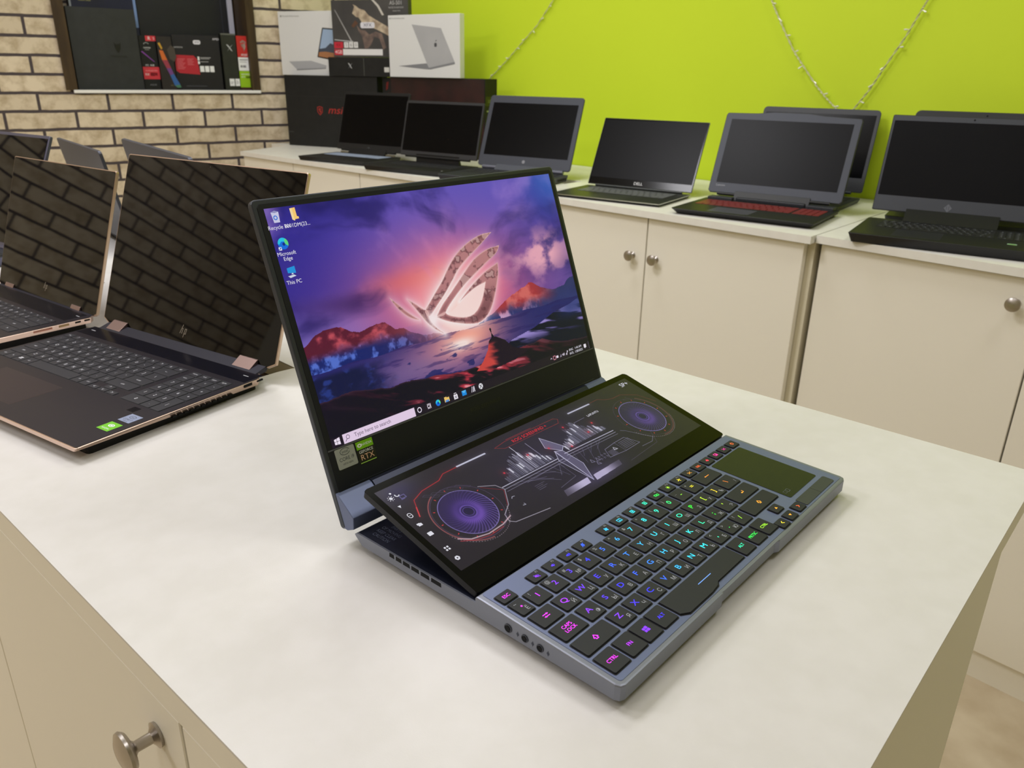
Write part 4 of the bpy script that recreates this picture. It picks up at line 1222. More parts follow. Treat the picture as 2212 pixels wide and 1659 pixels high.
# ================================================================== THE OTHER LAPTOPS
M_MIRROR = mat('black mirror display', (2, 2, 3), 0.03, 0, 0.25)
M_MATTE = mat('matte black display', (3, 3, 5), 0.30, 0, 0.12)
M_MATTE2 = mat('satin black display', (2, 2, 5), 0.34, 0, 0.13)
M_ROSE = mat('rose gold edge', (214, 188, 172), 0.28, 0.9)
M_ASH = mat('dark ash deck', (52, 48, 56), 0.36, 0.55)
M_ASHKEY = mat('ash keycap', (36, 35, 42), 0.5, 0.1)
M_GLOSSBAND = mat('perforated glossy band', (16, 17, 30), 0.18, 0.2)
M_PRINT = mat('white key print', (206, 206, 212), 0.5)
M_SLOT = M_HOLE


def key_block(rows, hgt=1.0, gap=1.6, r=0.8):
    """rows: list of (v0, v1, [(u0, u1), ...])."""
    bm = new_bm()
    for v0, v1, ks in rows:
        for a, b in ks:
            prism(bm, rr(a, v0, b, v1, r, 2), -.3, hgt, .25, 1)
    return bm


def row(u0, widths, gap):
    out = []; u = u0
    for w_ in widths:
        out.append((u, u + w_ - gap)); u += w_
    return out


def std_rows(u0, u1, v0, v1, numpad=True, gap=2.2):
    """A six-row keyboard filling the rectangle."""
    H = v1 - v0; rh = H / 5.6
    n = 15.0; U = (u1 - u0 - (5 if numpad else 0)) / (n + (4 if numpad else 0))
    L = [[1.25, 1, 1, 1.25, 5.0, 1, 1, 1.25, 1.25, 1], [2.25] + [1] * 10 + [2.75], [1.75] + [1] * 11 + [2.25], [1.5] + [1] * 12 + [1.5], [1] * 13 + [2], [15 / 14.0] * 14]
    rows = []
    for i, l in enumerate(L):
        a = v0 + rh * i; b = a + (rh if i < 5 else rh * .6) - gap
        ks = row(u0, [x * U for x in l], gap)
        if numpad:
            s = u0 + n * U + 5
            ks += row(s, [2 * U, U, U] if i == 0 else [U] * 4, gap)
        rows.append((a, b, ks))
    return rows


def laptop(label, x, y, yaw, W, D, T, L, tilt, z0=0, dv=0, zl=0, group=None, body=None, deck=None, keyc=None, bez=None, disp=M_MATTE, side=10, topb=16, botb=26, lidr=(4, 4, 8, 8),
           kb=(14, None, 118, None), numpad=True, pad=None, base_r=8, edge=None, slant=4, lid_top=None, hinge='bar', lidt=6, kb_mesh=True):
    t = thing('laptop', label, 'laptop', (x, y, z0), R(yaw), group)
    bm = new_bm()
    prism(bm, rr(0, 0, W, D, base_r, 4), 1.2, T, min(1.6, T * .2), 2)
    low = min(v.co.z for v in bm.verts)
    for v in bm.verts:                                        # undercut towards the table
        if v.co.z < low + .01:
            v.co.x = W / 2 + (v.co.x - W / 2) * (1 - 2 * slant / W)
            v.co.y = slant * 1.6 + v.co.y * (1 - 2.6 * slant / D)
    base = obj('base', bm, body, t)
    if edge:
        bm = new_bm()
        o = rr(-.4, -.4, W + .4, D + .4, base_r, 4); i_ = rr(1.2, 1.2, W - 1.2, D - 1.2, max(base_r - 1.4, .3), 4)
        ring(bm, o, i_, 0, 2.2)
        for v in bm.verts:
            v.co = Vector((v.co.x, v.co.z, T - 2.0 + v.co.y))
        bmesh.ops.recalc_face_normals(bm, faces=bm.faces[:])
        obj('edge_trim', bm, edge, base)
    if deck:
        bm = new_bm(); prism(bm, rr(3, 3, W - 3, D - 4, max(base_r - 2, 1), 4), T - .6, T + .15)
        obj('deck', bm, deck, t)
    for fx in (40, W - 40):
        for fy in (26, D - 30):
            bm = new_bm(); box(bm, fx - 15, fx + 15, fy - 4, fy + 4, 0.02, 1.6); obj('rubber_foot', bm, M_RUBBER, base)
    u0, u1, v0, v1 = kb[0], kb[1] or W - kb[0], kb[2], kb[3] or D - 24
    if kb_mesh:
        bm = new_bm(); prism(bm, rr(u0 - 2, v0 - 2, u1 + 2, v1 + 2, 2, 2), T - .5, T + .22)
        obj('keyboard_bed', bm, M_KEYWELL, t)
        obj('keyboard', key_block(std_rows(u0, u1, v0, v1, numpad)), keyc, t, (0, 0, T + .2))
    if pad:
        bm = new_bm(); prism(bm, rr(pad[0], pad[1], pad[2], pad[3], 2, 3), T - .4, T + .3, .12, 1)
        obj('touchpad', bm, pad[4] if len(pad) > 4 else M_PAD, t)
    # lid
    hy, hz = D + dv, T + zl
    lid = None
    lo = lid_top or rr(0, 0, W, L, list(lidr), 4)
    bm = new_bm(); prism_xz(bm, lo, 0, lidt, min(1.0, lidt * .2), 2)
    lid = obj('lid', bm, body, t, (0, hy, hz), (-R(tilt), 0, 0))
    if bez:
        bm = new_bm()
        q = [(2 + (W - 4) * a / W, 1.5 + (L - 3) * b / L) for a, b in lo]
        prism_xz(bm, q, -.5, .2); obj('bezel', bm, bez, lid)
    bm = new_bm(); prism_xz(bm, rr(side, botb, W - side, L - topb, .8, 2), -.75, 0); obj('display', bm, disp, lid)
    if hinge == 'bar':
        bm = new_bm(); lathe(bm, [(min(4.5, T * .4), 30), (min(4.5, T * .4), W - 30)], 'X', (0, hy - 1, max(hz - 2, T - 2)), 14); obj('hinge', bm, body, t, smooth=True)
    elif hinge == 'two':
        for a, b in ((24, 86), (W - 86, W - 24)):
            bm = new_bm(); lathe(bm, [(6.5, a), (6.5, b)], 'X', (0, hy - 2, hz - 4), 18); obj('hinge', bm, mat('grey hinge barrel', (104, 106, 118), .4, .5), t, smooth=True)
    # a strut keeps raised lids joined to the base
    if hz > T + 6:
        bm = new_bm(); prism_yz(bm, [(D - 16, T - 3), (D - 16, T + .5), (hy, hz + 8), (hy + lidt, hz + 8), (hy + lidt, hz - 2), (D - 1, T - 3)], W * .22, W * .78); obj('hinge_cover', bm, body, t)
    return t, lid, base


def lid_text(lid, body, size, m, x, z, **k):
    return text('lid_lettering', body, size, m, lid, (x, -.85, z), FONT_UP, **k)


# ---- large rose-gold-edged convertible on the table
def convertible(label, x, y, yaw, W, D, T, L, tilt, dv, zl, big):
    t = thing('laptop', label, 'laptop', (x, y, 0), R(yaw))
    ch = 13 if big else 7
    out = rr(0, 0, W, D, [2.5, 2.5, 0.4, 0.4], 4)
    out = [p for p in out if p[1] < D - 2]
    out += [(W, D - ch), (W - ch, D), (ch, D), (0, D - ch)]
    bm = new_bm(); prism(bm, out, T - 8.4, T - .3, .5, 1)
    low = min(v.co.z for v in bm.verts)
    for v in bm.verts:
        if v.co.z < low + .1:
            v.co.z += 4.0 * max(0, 1 - v.co.y / 120.0) * (1 if big else .3)
            v.co.x = W / 2 + (v.co.x - W / 2) * .985
    base = obj('base', bm, M_ROSE, t)
    bm = new_bm(); prism(bm, [(W / 2 + (a - W / 2) * (1 - 2.6 / W), D / 2 + (b - D / 2) * (1 - 3.0 / D)) for a, b in out], T - .8, T + .02)
    obj('deck', bm, M_ASH, t)
    bm = new_bm(); prism(bm, rr(9, 16, W - 9, D - 10, 4, 2), .02, T - 8.3); obj('underside', bm, M_RUBBER, base)
    # side openings
    if big:
        for y0, y1, z0, z1 in ((201.5, 213, T - 4.6, T - 1.0), (220.5, 229, T - 3.6, T - 1.4)):
            bm = new_bm(); box(bm, W - 1.5, W + .12, y0, y1, z0, z1, .3); obj('port', bm, M_SLOT, base)
        for k in range(11):
            bm = new_bm(); box(bm, W - 3.5, W - .05, 106 + 7.3 * k, 111.5 + 7.3 * k, T - 7.4, T - 5.9); obj('vent', bm, M_SLOT, base)
    else:
        for y0, y1 in ((173.5, 181.5), (160.5, 168.5)):
            bm = new_bm(); box(bm, W - 1.5, W + .12, y0, y1, T - 3.9, T - 1.4, .4); obj('port', bm, M_SLOT, base)
        bm = new_bm(); box(bm, W - 1.5, W + .2, 104, 129, T - 4.4, T - 1.6, .4); obj('volume_button', bm, mat('pink gold button', (214, 160, 140), .3, 1), base)
        bm = new_bm(); box(bm, W - 1.5, W + .1, 138, 152, T - 4.6, T - 1.2, .4); obj('card_slot', bm, mat('dull gold', (176, 150, 110), .45, .9), base)
    # glossy perforated band by the hinge
    bv0, bv1 = (205, D - 4) if big else (152, D - 4)
    bm = new_bm(); box(bm, 4 if big else 14, W - 4 if big else W - 14, bv0, bv1, T - .3, T + .12); obj('speaker_band', bm, M_GLOSSBAND, t)
    # keys, one part each
    if big:
        rowsv = [(98, 113.6), (115.4, 131), (132.8, 148.4), (150.2, 165.8), (167.6, 183.2), (185, 194.5)]
        U = 16.75; u0 = 8.6; g = 1.9; ns = 269.5; nu = 17.2
        R5 = row(u0, [251.0 / 14] * 14, g) + row(ns, [nu] * 4, g)
        R4 = row(u0, [U] * 13 + [251 - U * 13], g) + row(ns, [nu] * 4, g)
        R3 = row(u0, [U * 1.45] + [U] * 12 + [251 - U * 13.45], g) + row(ns, [nu] * 3, g)
        R2 = row(u0, [U * 1.75] + [U] * 11 + [251 - U * 12.75], g) + row(ns, [nu] * 4, g)
        R1 = row(u0, [U * 2.2] + [U] * 10 + [251 - U * 12.2], g) + row(ns, [nu] * 3, g)
        R0 = row(u0, [U * 1.08] * 4, g) + [(81.0, 170.0)] + row(171.9, [U] * 2, g)
        labs = {5: ['esc', '?', '*', '*', '-', '+', '-', '+', '*', '<', '>', '>', 'x', 'del', 'home', 'end', 'pgup', 'pgdn'], 4: list('`1234567890-=') + ['<--', 'num', '/', '*', '-'], 3: ['tab'] + list('QWERTYUIOP[]') + ['\\', '7', '8', '9'],
                2: ['caps'] + list("ASDFGHJKL;'") + ['enter', '4', '5', '6', '+'], 1: ['shift'] + list('ZXCVBNM,./') + ['shift', '1', '2', '3'], 0: ['ctrl', 'fn', '#win', 'alt', '', 'alt', 'ctrl']}
        blocks = [(0, R0), (1, R1), (2, R2), (3, R3), (4, R4), (5, R5)]
        extra = [((207, 222), (98, 105), '<'), ((224, 239), (98, 105), 'v'), ((224, 239), (106.6, 113.6), '^'), ((241, 256), (98, 105), '>'), ((ns, ns + 2 * nu - g), (98, 113.6), '0'), ((ns + 2 * nu, ns + 3 * nu - g), (98, 113.6), '.'), ((ns + 3 * nu, ns + 4 * nu - g), (98, 131), '|'), ((ns + 3 * nu, ns + 4 * nu - g), (150.2, 183.2) if False else (150.2, 165.8), '+')]
        pad = (70, 22, 189, 79)
    else:
        rowsv = [(80, 93.6), (95, 108.6), (110, 121.6), (123, 134.6), (136, 143)]
        U = 17.6; u0 = 16; g = 1.9
        tot = W - 32
        labs = {0: ['ctrl', 'fn', '#win', 'alt', '', 'alt', 'ctrl', '<', '^', '>'], 1: ['shift'] + list('ZXCVBNM,./') + ['shift'], 2: ['caps'] + list("ASDFGHJKL;'") + ['enter'], 3: ['tab'] + list('QWERTYUIOP[]') + ['\\'], 4: ['esc'] + ['*'] * 13}
        blocks = [(0, row(u0, [tot * f for f in (.075, .06, .06, .06, .32, .06, .06, .08, .08, .145)], g)), (1, row(u0, [tot * .14] + [tot * .062] * 10 + [tot * .24], g)), (2, row(u0, [tot * .11] + [tot * .062] * 11 + [tot * .208], g)), (3, row(u0, [tot * .09] + [tot * .062] * 12 + [tot * .166], g)), (4, row(u0, [tot / 14] * 14, g))]
        extra = []
        pad = (96, 12, 212, 68)
    caps = {}

    def one(a, b, v0, v1, s):
        k = (round(b - a, 1), round(v1 - v0, 1))
        if k not in caps:
            bm = new_bm(); prism(bm, rr(-.7, -.7, k[0] + .7, k[1] + .7, .9, 2), -.2, .08); n_ = len(bm.faces)
            prism(bm, rr(0, 0, k[0], k[1], .8, 2), -.2, .85, .25, 1)
            for v in bm.verts:
                v.co *= .001
            me = bpy.data.meshes.new('key'); bm.to_mesh(me); bm.free(); me.materials.append(M_ASHKEY); me.materials.append(M_KEYWELL)
            for p in me.polygons:
                if max(me.vertices[i].co.z for i in p.vertices) < .0001:
                    p.material_index = 1
            caps[k] = me
        o = share('key', caps[k], t, (a, v0, T + .05))
        if s == '#win':
            polys('legend', [rect(-2.6, -2.2, -.2, -.2), rect(.2, -2.2, 2.6, -.2), rect(-2.6, .2, -.2, 2.2), rect(.2, .2, 2.6, 2.2)], M_PRINT, o, ((b - a) / 2, (v1 - v0) / 2, .92))
        elif s:
            text('legend', s, 6.0 if len(s) == 1 else 3.6, M_PRINT, o, ((b - a) / 2, (v1 - v0) / 2, .92))

    for i, ks in blocks:
        for (a, b), s in zip(ks, labs[i]):
            one(a, b, rowsv[i][0], rowsv[i][1], s)
    for (a, b), (v0, v1), s in extra:
        one(a, b, v0, v1, s)
    # touchpad with a thin bright rim
    bm = new_bm(); prism(bm, rr(pad[0] - .6, pad[1] - .6, pad[2] + .6, pad[3] + .6, 2, 3), T - .3, T + .06); obj('touchpad_rim', bm, mat('dull rim', (96, 86, 84), .35, .8), t)
    bm = new_bm(); prism(bm, rr(pad[0], pad[1], pad[2], pad[3], 1.8, 3), T - .3, T + .12); tp = obj('touchpad', bm, mat('dark plum touchpad', (54, 46, 54), .3, .3), t)
    if big:
        bm = new_bm(); prism(bm, rr(304, 82, 315.5, 92.5, .8, 2), T - .2, T + .1); obj('fingerprint_reader', bm, M_GLOSSBAND, t)
        bm = new_bm(); box(bm, 319, 337.5, 39, 56.5, T, T + .16); st = obj('sticker', bm, mat('sticker green bright', (110, 190, 20), .5), t); st['label'] = 'green graphics sticker'
        ru = (0, 0, 0)
        text('sticker_print', 'NVIDIA', 3.6, mat('white print', (236, 238, 238), .5), st, (328.2, 43, T + .2), ru)
        polys('sticker_print', [circ(328.2, 50, 4.2, 16, 2.8)], mat('white print', (236, 238, 238), .5), st, (0, 0, T + .2))
        polys('sticker_print', stroke(circ(328.2, 50, 2.2, 12, 1.5), .6, True), mat('sticker green bright', (110, 190, 20), .5), st, (0, 0, T + .24))
        bm = new_bm(); box(bm, 319, 337.5, 62.5, 79.5, T, T + .16); st = obj('sticker', bm, mat('pale blue sticker', (150, 160, 190), .4, .3), t); st['label'] = 'pale blue processor sticker'
        text('sticker_print', 'CORE i7', 3.8, mat('dark print', (58, 62, 72), .5), st, (328.2, 68, T + .2)); text('sticker_print', '10th gen', 2.2, mat('dark print', (58, 62, 72), .5), st, (328.2, 64.6, T + .2))
        polys('sticker_print', stroke(circ(328.2, 74, 4.4, 20, 2.6), .5, True), mat('dark print', (58, 62, 72), .5), st, (0, 0, T + .2)); text('sticker_print', 'intel', 3.0, mat('dark print', (58, 62, 72), .5), st, (328.2, 74, T + .2))
    # lid with cut lower corners, like the base
    lo = [(ch, 0), (W - ch, 0), (W, ch * .5), (W, L - 2.5), (W - .7, L - .7), (W - 2.5, L), (2.5, L), (.7, L - .7), (0, L - 2.5), (0, ch * .5)]
    bm = new_bm(); prism_xz(bm, lo, 0, 4.6, .5, 1)
    lid = obj('lid', bm, M_ROSE, t, (0, D + dv, T + zl), (-R(tilt), 0, 0))
    bm = new_bm(); prism_xz(bm, [(W / 2 + (a - W / 2) * (1 - 2.4 / W), L / 2 + (b - L / 2) * (1 - 2.4 / L)) for a, b in lo], -.25, .5)
    obj('display', bm, M_MIRROR, lid)
    hpm = mat('dull silver print', (150, 140, 128), .4, .4)
    e = 3.6 if big else 3.0
    polys('lid_emblem', stroke([(-1.5 * e * .4, 2.2 * e), (-2.0 * e, -1.0 * e)], .9) + stroke([(-1.25 * e, .9 * e), (-.5 * e, .9 * e), (-.95 * e, -1.0 * e)], .9) + stroke([(.75 * e, .9 * e), (-.05 * e, -2.2 * e)], .9) + stroke([(.75 * e, .9 * e), (1.5 * e, .9 * e), (1.15 * e, -.9 * e), (.4 * e, -.9 * e)], .9), hpm, lid, (W * .5, -.32, 17 if big else 20), FONT_UP)
    bm = new_bm(); lathe(bm, [(.8, -.4), (.8, -.28)], 'Y', (W * .5, 0, L - 6), 10); obj('camera_lens', bm, mat('lens grey', (40, 40, 44), .3), lid)
    for a in ((26, 56) if big else (26, 54)), ((W - 62, W - 30) if big else (W - 70, W - 44)):
        bm = new_bm(); prism_yz(bm, [(D - 3, T - 2), (D - 1, T + 1.6), (D + dv + 1, T + zl + 7), (D + dv + 3.5, T + zl + 7), (D + dv + 2, T - 2)], a[0], a[1], .4)
        obj('hinge', bm, mat('rose hinge', (140, 118, 112), .4, .8), t)
    bm = new_bm(); prism_yz(bm, [(D - 5, T - 3), (D - 5, T + .2), (D + dv, T + zl + 2), (D + dv + 3, T + zl), (D + dv, T - 2)], a[1] if False else ch + 2, W - ch - 2)
    obj('hinge_cover', bm, mat('dark slate hinge cover', (48, 48, 60), .35, .4), t)
    for k in (-1, 1):
        bm = new_bm(); box(bm, *( (W - 24, W - 15) if k > 0 else (15, 24)), D - 16, D - 15, T + .1, T + .2); obj('band_print', bm, M_PRINT, t)
    return t


convertible('rose-gold-edged dark laptop with brick reflections and green sticker, left of the two-screen one', -150.9, 907.8, -80.3, 348.1, 236.2, 15.7, 238.0, 19.7, 11.3, 2.8, True)
convertible('smaller gold-edged dark laptop cut off by the left edge, showing only its right half', -125.3, 1268.1, -84.1, 308, 190, 18.8, 210.6, 18.2, .3, -1.7, False)

M_SLATE = mat('slate grey lid', (72, 74, 84), 0.42, 0.4)
M_SILVER = mat('silver grey deck', (140, 142, 150), 0.4, 0.5)
M_BLK = mat('black plastic', (24, 25, 27), 0.45, 0, 0.4)
M_BLK2 = mat('black rubberised plastic', (20, 20, 21), 0.5, 0, 0.4)
M_GREYBEZ = mat('dark grey bezel', (62, 65, 74), 0.48, 0.2, 0.4)
M_DGREY = mat('charcoal plastic', (44, 46, 52), 0.45, 0.1, 0.4)
M_KEYDK = mat('dark keycaps', (30, 31, 35), 0.5)
grp = 'open laptops on the display table'
laptop('dark lid corner of a laptop standing behind the gold-edged one at the left edge', -107.7, 1788.6, -81.2, 330.1, 230.2, 17.3, 226.4, 23.4, dv=3.2, zl=4, body=mat('blue grey shell', (92, 92, 112), .35, .6), deck=M_DGREY, keyc=M_KEYDK, bez=None, disp=M_MIRROR, side=5, topb=6, botb=8, lidr=(2, 2, 3, 3), kb=(16, None, 96, None), numpad=False, pad=(110, 14, 220, 84))
laptop('slate grey laptop turned away, its lid back rising behind the rose-gold-edged laptop', 516, 849, 79.8, 378, 245, 16.7, 222, 10.0, dv=5, zl=3.8, body=M_SLATE, deck=M_SLATE, keyc=M_KEYDK, bez=M_BLK, pad=(120, 16, 240, 96))
laptop('silver-decked laptop turned away, its keys glimpsed between the two gold-edged laptops', 533, 1400, 81.0, 372, 176, 17, 188, 11, dv=3.3, zl=3.1, body=M_SLATE, deck=M_SILVER, keyc=M_KEYDK, bez=M_BLK, pad=(120, 8, 240, 56), kb=(14, None, 64, None))

# ---- the row along the green wall (counter top is 10 mm above the table top)
G = 'open laptops on the counters'
Z = 10
wp = mat('grey lid print', (120, 122, 128), .45)
t, lid, base = laptop('black laptop with a white-lit keyboard in front of the large black box', 1571.9, 2669.3, -80.9, 359.7, 226.1, 17.4, 239, 16.9, Z, .9, 14.4, body=M_BLK2, deck=M_BLK2, keyc=mat('white-lit keycaps', (120, 126, 140), .4, emit=(150, 165, 185), estr=.35), bez=M_BLK, kb=(28, None, 120, 200), pad=(110, 14, 210, 96, M_BLK), topb=12, side=8)
lid_text(lid, 'msi', 7, wp, 180, 13, shear=.25)
bm = new_bm(); box(bm, 30, 330, 219, 222, 17.2, 24); obj('hinge_strip', bm, mat('pale hinge strip', (132, 126, 104), .4, .3), t)
t, lid, base = laptop('plain black laptop, second from the left on the green-wall counters', 1563.9, 2236, -81.3, 369.8, 230.7, 17.8, 206.9, 15, Z, -15.6, 22.4, body=M_BLK2, deck=M_BLK2, keyc=M_KEYDK, bez=mat('grey black bezel', (40, 41, 44), .5), kb=(26, None, 96, 186), pad=(110, 10, 220, 80, M_BLK), topb=10, side=8, botb=18)
bm = new_bm(); prism(bm, rr(345, 30, 352, 34, 1, 2), 17.9, 18.2); obj('status_light', bm, mat('pale mark', (190, 190, 190), .5), t)
t, lid, base = laptop('dark grey laptop with two pale hinge barrels behind the two-screen laptop', 1555.3, 1821.4, -78.9, 375.4, 248.5, 22.5, 255.1, 21.8, Z, 3.8, 9.8, body=M_GREYBEZ, deck=M_DGREY, keyc=M_KEYDK, bez=M_GREYBEZ, side=17, topb=26, botb=40, lidr=(10, 10, 10, 10), hinge='two', kb=(22, None, 116, None), pad=(120, 18, 240, 98, M_BLK))
bm = new_bm(); lathe(bm, [(6, -.8), (6, -.6)], 'Y', (188, 0, 22), 20); obj('lid_emblem', bm, mat('silver emblem', (130, 132, 138), .35, .7), lid)
for k in range(5):
    bm = new_bm(); box(bm, 375.2, 375.7, 168 + 13 * k, 176 + 13 * k, 8, 14); obj('port', bm, M_SLOT, base)
t, lid, base = laptop('thin silver-edged laptop with black borderless screen, right above the two-screen laptop', 1566.8, 1336, -81.5, 356.3, 243, 9.2, 223.2, 26.6, Z, .5, 5.1, body=mat('dark aluminium', (66, 68, 68), .38, .6), deck=mat('soft carbon deck', (38, 40, 38), .38), keyc=mat('grey keycaps', (96, 98, 100), .45), bez=mat('black edge-to-edge glass', (4, 4, 6), .14, 0, .25), disp=M_MATTE2, side=5, topb=6, botb=24, lidr=(2, 2, 2, 2), numpad=False, base_r=5, edge=mat('silver trim', (196, 196, 190), .3, .9), slant=6, lidt=4, kb=(34, None, 112, 214), pad=(120, 10, 236, 96, mat('soft carbon pad', (50, 52, 50), .4)))
lid_text(lid, 'DELL', 13, mat('silver lettering', (225, 225, 225), .4), 176, 12, spacing=.95, sx=1.1)
# red-keyed laptop, its lid slightly peaked along the top edge
W_, L_ = 376.7, 236.1
peak = [(6, 0), (W_ - 6, 0), (W_, 6), (W_, L_ - 10), (W_ - 3, L_ - 4), (W_ * .74, L_ - .5), (W_ * .62, L_ + 4.5), (W_ * .36, L_ + 4.5), (W_ * .24, L_ - .5), (5, L_ - 2), (1.5, L_ - 5), (0, L_ - 10), (0, 6)]
t, lid, base = laptop('black laptop with red backlit keys beside the counter seam', 1555.1, 909.9, -83.1, W_, 260.3, 16.3, L_, 22.8, Z, -.2, 15.7, body=M_BLK, deck=M_BLK, keyc=mat('red-lit keycaps', (74, 26, 26), .45, emit=(170, 26, 22), estr=.22), bez=M_GREYBEZ, disp=M_MATTE2, side=19, topb=20, botb=30, lid_top=peak, kb=(22, 358, 118, 216), pad=(96, 18, 206, 96, mat('violet grey touchpad', (70, 70, 78), .3)), base_r=12, slant=10)
lid_text(lid, 'Lenovo', 9, mat('grey lid lettering', (150, 152, 158), .4), 34, 22)
for a, b in ((14, 86), (W_ - 84, W_ - 12)):
    bm = new_bm(); box(bm, a, b, 228, 262, 14, 24, 2)
    for k in range(10):
        box(bm, a + 4 + k * 6.6, a + 8 + k * 6.6, 226.8, 229, 16, 23)
    obj('hinge_block', bm, mat('ribbed grey hinge', (58, 60, 66), .45, .2), t)
bm = new_bm(); box(bm, 92, W_ - 90, 240, 256, 15, 26, 3); obj('hinge_bar', bm, M_DGREY, t)
for k in range(4):
    bm = new_bm(); box(bm, W_ - 3.2, W_ - 1.6, 196 + 13 * k, 206 + 13 * k, 8.5, 12.5); obj('port', bm, mat('dull port', (70, 60, 52), .5), base)
t, lid, base = laptop('dark grey laptop mostly hidden behind the red-keyed one', 1880, 947, -85, 352.6, 244.8, 13.3, 241.5, 16.7, Z, -.6, 15.3, body=M_GREYBEZ, deck=M_DGREY, keyc=M_KEYDK, bez=mat('dark grey rim', (50, 52, 58), .5), disp=mat('black side display', (3, 3, 4), .2, 0, .15), side=10, topb=16, botb=42, lidr=(6, 6, 12, 12), kb=(22, None, 116, None), pad=(120, 14, 230, 94, M_BLK))
t, lid, base = laptop('large black laptop with a grey-bezelled screen and green sticker at the right edge', 1512.5, 422.5, -81.1, 360, 254.4, 23.4, 236.3, 18.9, Z, 22.4, 17.1, body=M_BLK, deck=M_BLK, keyc=mat('black keycaps faintly lit', (24, 25, 28), .5), bez=mat('smoky grey bezel', (56, 59, 66), .45, .2), disp=M_MATTE2, side=6, topb=14, botb=38, lidr=(3, 3, 4, 4), kb=(40, 352, 122, 222), pad=(86, 18, 184, 112, mat('charcoal touchpad', (34, 35, 38), .35)), base_r=6, slant=7, hinge='none')
bm = new_bm(); lathe(bm, [(2.2, -.9), (2.2, -.6)], 'Y', (180, 0, 229.5), 14); obj('camera_lens', bm, M_HOLE, lid)
polys('lid_emblem', [[(-9, 0), (0, 10), (9, 0), (0, -10)]], mat('dim emblem', (92, 95, 104), .4), lid, (168, -.8, 18), FONT_UP)
polys('lid_emblem', stroke([(-3, 4), (-3, -4)], 1.2) + stroke([(2, 5), (2, -5)], 1.2), mat('emblem dark', (58, 60, 66), .4), lid, (168, -.9, 18), FONT_UP)
kp = mat('pale glowing legends', (150, 155, 165), .5)
ks = std_rows(40, 352, 122, 222, True)
lps = []
rnd = random.Random(8)
for v0, v1, q in ks:
    for a, b in q:
        cx, cy = (a + b) / 2, (v0 + v1) / 2
        lps.append(rect(cx - 1.6, cy - .4, cx + 1.6 * rnd.random(), cy + 2.2)); lps.append(rect(cx - 3.6, cy - 3, cx - 2.4, cy - 1.6))
polys('key_print', lps, kp, t, (0, 0, 23.4 + 1.3))
bm = new_bm(); box(bm, 309, 327, 60, 74, 23.4, 23.8); st = obj('sticker', bm, mat('pale green sticker', (150, 176, 160), .4), t); st['label'] = 'pale green sticker'
polys('sticker_print', [rect(310, 60.5, 326, 64), rect(312, 68, 324, 70)], mat('sticker green', (118, 185, 0), .5), st, (0, 0, 23.9))
t, lid, base = laptop('black laptop behind the grey-bezelled one, only its lid top showing', 1832, 446, -79.5, 372, 222, 22, 251, 16, Z, 0, 5.3, body=M_DGREY, deck=M_BLK, keyc=M_KEYDK, bez=mat('near black bezel', (36, 38, 40), .5), side=12, topb=24, botb=30, lidr=(5, 5, 14, 14))
bm = new_bm(); lathe(bm, [(2.2, -.9), (2.2, -.6)], 'Y', (172, 0, 241), 14); obj('camera_lens', bm, M_HOLE, lid)


# ================================================================== BOXES
def carton(name, label, cat, x, y, z, ang, W, D, H, m, group=None):
    """Front along local +x, box depth on local +y (away from the viewer side), base at z."""
    t = thing(name, label, cat, (x, y, z), ang, group)
    bm = new_bm(); box(bm, 0, W, 0, D, 0, H, 1.2, 1)
    obj('carton', bm, m, t)
    return t


def face(t, loops, m, off=.35, name='printed_panel', label=None):
    o = polys(name, loops, m, t, (0, -off, 0), FONT_UP)
    if label:
        o['label'] = label
    return o


def ftext(t, s, size, m, x, z, off=.6, **k):
    return text('printed_lettering', s, size, m, t, (x, -off, z), FONT_UP, **k)


def side_rot():
    return (R(90), 0, R(90))


DOWN = R(-72.3)                     # fronts of the corner boxes run this way (left to right as seen)
M_REDPRINT = mat('dull red print', (176, 44, 38), .5)
b = carton('laptop_box', 'large black box with a red dragon badge standing in the counter corner', 'box', 1936, 3279, 10, DOWN, 520, 88, 318, M_BLACKBOX)
SH = lambda cx, cz, s: [[(cx + a * s, cz + c * s) for a, c in q] for q in ([(-10, 9), (0, 12), (10, 9), (9, -4), (0, -13), (-9, -4)],)]
face(b, stroke([(183, 179), (197, 183), (211, 179), (210, 158), (197, 146), (184, 158)], 3, True), M_REDPRINT)
face(b, [[(188, 172), (198, 176), (206, 170), (200, 171), (197, 167), (203, 163), (203, 157), (197, 152), (198, 159), (192, 164), (193, 169)]], M_REDPRINT)
ftext(b, 'msi', 48, M_REDPRINT, 282, 168, shear=.3, sx=1.25)
face(b, [rect(6, 60, 34, 66)], mat('scuffed black', (46, 47, 47), .6)); face(b, [rect(6, 226, 500, 227)], mat('faint crease', (36, 37, 37), .6), .3)
DOWN2 = R(-83)
M_MAROON = noisy('mottled dark maroon print', (52, 22, 20), (34, 16, 15), 14, .5, detail=6)
b = carton('laptop_box', 'black box with a maroon front beside the large dragon-badge box', 'box', 2087, 2681, 10, DOWN2, 520, 84, 320, M_BLACKBOX)
face(b, [rect(3, 3, 517, 317)], M_MAROON)
polys('printed_panel', [rect(4, 196, 78, 232)], mat('olive box end', (46, 52, 18), .5), b, (520.6, 0, 20), side_rot())
polys('printed_panel', [rect(12, 172, 72, 178)], mat('pale green label', (150, 160, 120), .5), b, (520.6, 0, 20), side_rot())
text('printed_lettering', 'acer', 26, mat('grey olive print', (120, 126, 84), .5), b, (520.8, 42, 236), side_rot(), sx=1.0)
b = carton('graphics_card_box', 'narrow black box with red marks squeezed between the two large dark boxes', 'box', 2112, 2768, 10, DOWN2, 74, 70, 316, M_BLACKBOX)
